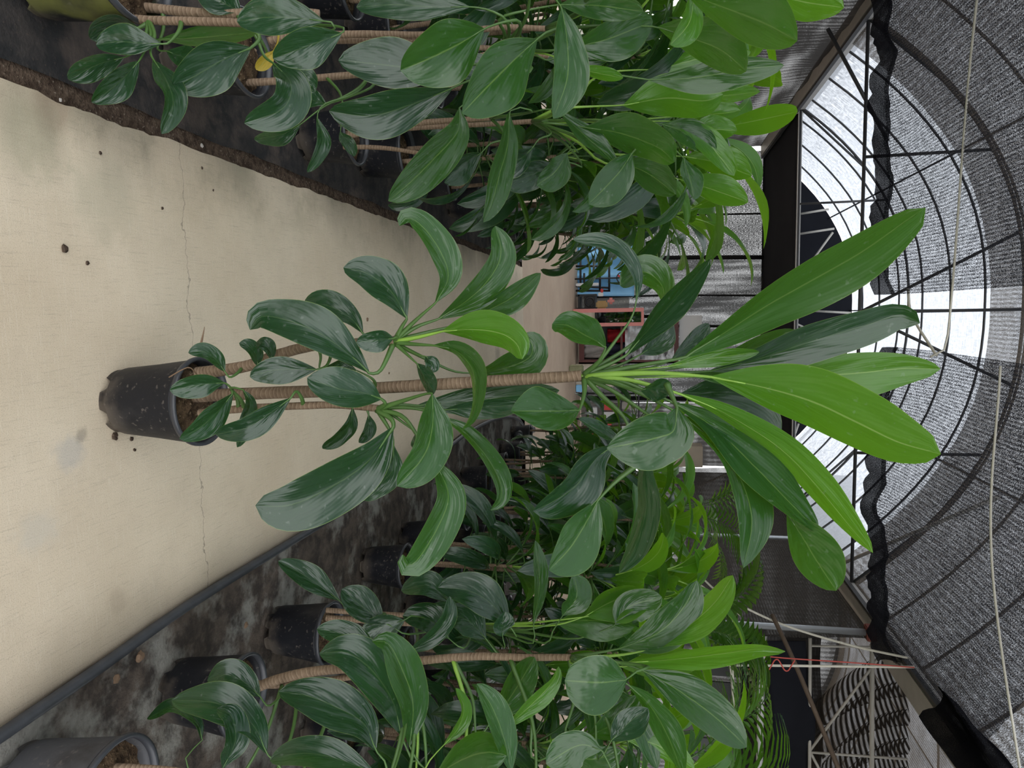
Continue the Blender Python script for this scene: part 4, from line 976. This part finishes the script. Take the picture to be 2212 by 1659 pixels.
for side, lst in (('left', ((-1.42, 2.9, 8, 'second'), (-2.0, 4.3, 6, 'third'))), ('right', ((1.82, 2.12, 9, 'second'), (2.35, 3.4, 7, 'third')))):
    for X, y0, n_, rown in lst:
        for i in range(n_):
            place(X+.1*(RP.random()-.5), y0+i*.63+.1*RP.random(), RP.randrange(5), RP.random()*6.28, 'potted ti plant in the %s row on the %s, %s' % (rown, side, ROWN[i] if i < n_-1 else ROWN[-1]),
                  side+' back rows', sc=1.03 if side == 'left' else .95, fam=FAM if rown == 'second' else FAM_S)

# ------------------------------------------------------------------ palms behind the right rows
def palm(X, Y, hgt, label, seed, nf=7, wide=.024):
    rg = random.Random(seed); root = empty('potted_palm', (X, Y, BED+.01), label, 'potted palm', 'palms on the right'); add_pot(root, .14, .27, seed % 7)
    for s in range(3):
        a = rg.random()*6.28; tube_obj('cane_stem', [Vector((.03*math.cos(a), .03*math.sin(a), .22)), Vector((.06*math.cos(a), .06*math.sin(a), hgt*.4)), Vector((.09*math.cos(a), .09*math.sin(a), hgt*.66))], .012, 'petiole_green', root, 12, 8)
    for f in range(nf):
        az = f*2.4+rg.random()*.5; el = .75+.5*rg.random(); L = .75+.25*rg.random(); p = Vector((.05*math.cos(az), .05*math.sin(az), hgt*.62)); pts = [p.copy()]
        for i in range(14):
            a = el+.25-1.25*(i/13)**1.5; p = p+Vector((math.cos(a)*math.cos(az), math.cos(a)*math.sin(az), math.sin(a)))*(L/14); pts.append(p.copy())
        fr_ = tube_obj('frond', pts, lambda t: .006*(1-t)+.0015, 'petiole_green', root, 28, 6)
        Q = spline(pts, 40); V, Fc, UV = [], [], []
        for i in range(12, 40, 2):
            T = (Q[min(i+1, 39)]-Q[i-1]).normalized(); S = T.cross(Vector((0, 0, 1))).normalized(); U_ = S.cross(T)
            for sd in (-1, 1):
                ln = L*.36*(math.sin(math.pi*min(1, (i-9)/34))**.6+.15); d = (T*.65+S*sd*.85+U_*.18).normalized(); b = len(V)
                wv = d.cross(U_).normalized()*wide*.5
                for t, ww in ((0, .25), (.3, 1), (.65, .8), (1, .03)):
                    c = Q[i]+d*(ln*t)-Vector((0, 0, ln*.35*t*t)); V += [c-wv*ww, c+wv*ww+U_*.004]; UV += [(.3, t), (.7, t)]
                for q in range(3): Fc.append((b+2*q, b+2*q+1, b+2*q+3, b+2*q+2))
        link('leaflets', mesh('leaflets', V, Fc, UV), 'leaf_green' if f % 3 else 'leaf_young', fr_, kind='stuff')
palm(2.98, 4.7, 2.75, 'feathery potted palm below the cream pipe on the right', 1)
palm(2.75, 3.9, 2.5, 'feathery potted palm nearest the viewer behind the right rows', 2)
palm(2.7, 6.0, 2.85, 'broad-leafleted potted palm against the right curtain', 3, 6, .05)
palm(2.1, 7.4, 3.0, 'feathery potted palm at the far end of the right rows', 4)

# ------------------------------------------------------------------ crumbs on the path and dead leaves
def crumb(x, y, r, lab, mat='dirt', flat=.5, name='dirt_clod'):
    import bmesh
    bm = bmesh.new(); bmesh.ops.create_icosphere(bm, subdivisions=2, radius=r); sd = x*.37
    for v in bm.verts: v.co *= 1+.45*nz(v.co.x/r*1.3+sd, v.co.y/r*1.3, v.co.z/r*1.3); v.co.z *= flat
    me = bpy.data.meshes.new(name); bm.to_mesh(me); bm.free()
    g = gnd(x, y); link(name, me, mat, None, (g.x, g.y, r*flat*.6), label=lab, category='debris')
crumb(138, 537, .011, 'round dark dirt clod on the left half of the path')
crumb(188, 568, .006, 'small dirt clod nearer the path middle beside the round clod')
crumb(350, 450, .005, 'tiny dark crumb on the path near the left edge')
crumb(216, 330, .005, 'tiny dark crumb on the path by the moss stains')
crumb(436, 363, .005, 'tiny dark crumb by the left dirt strip')
crumb(460, 411, .004, 'very small dark crumb near the left dirt strip')
crumb(246, 942, .012, 'dark bark chip beside the black pot on the path', flat=.4)
crumb(283, 948, .007, 'small bark chip beside the black pot on the path')
crumb(290, 972, .005, 'tiny bark chip away from the black pot on the path')
crumb(793, 690, .011, 'brown leaf scrap on the path behind the tall plant', 'leaf_dead', .35)
crumb(840, 806, .007, 'small leaf scrap on the path behind the tall stem', 'leaf_dead', .4)
crumb(300, 1418, .016, 'brown leaf litter lump by the black pipe', 'leaf_dead', .4)
crumb(250, 1466, .014, 'flat brown leaf scrap between the pipe and the pots', 'leaf_dead', .3)
crumb(530, 1350, .013, 'brown leaf scrap on the grey mat before the third right pot', 'leaf_dead', .3)
crumb(130, 216, .005, 'pale chip in the left dirt strip', 'pale_cloth', .4)
crumb(435, 315, .007, 'grey pebble in the left dirt strip', 'pale_cloth', .6)
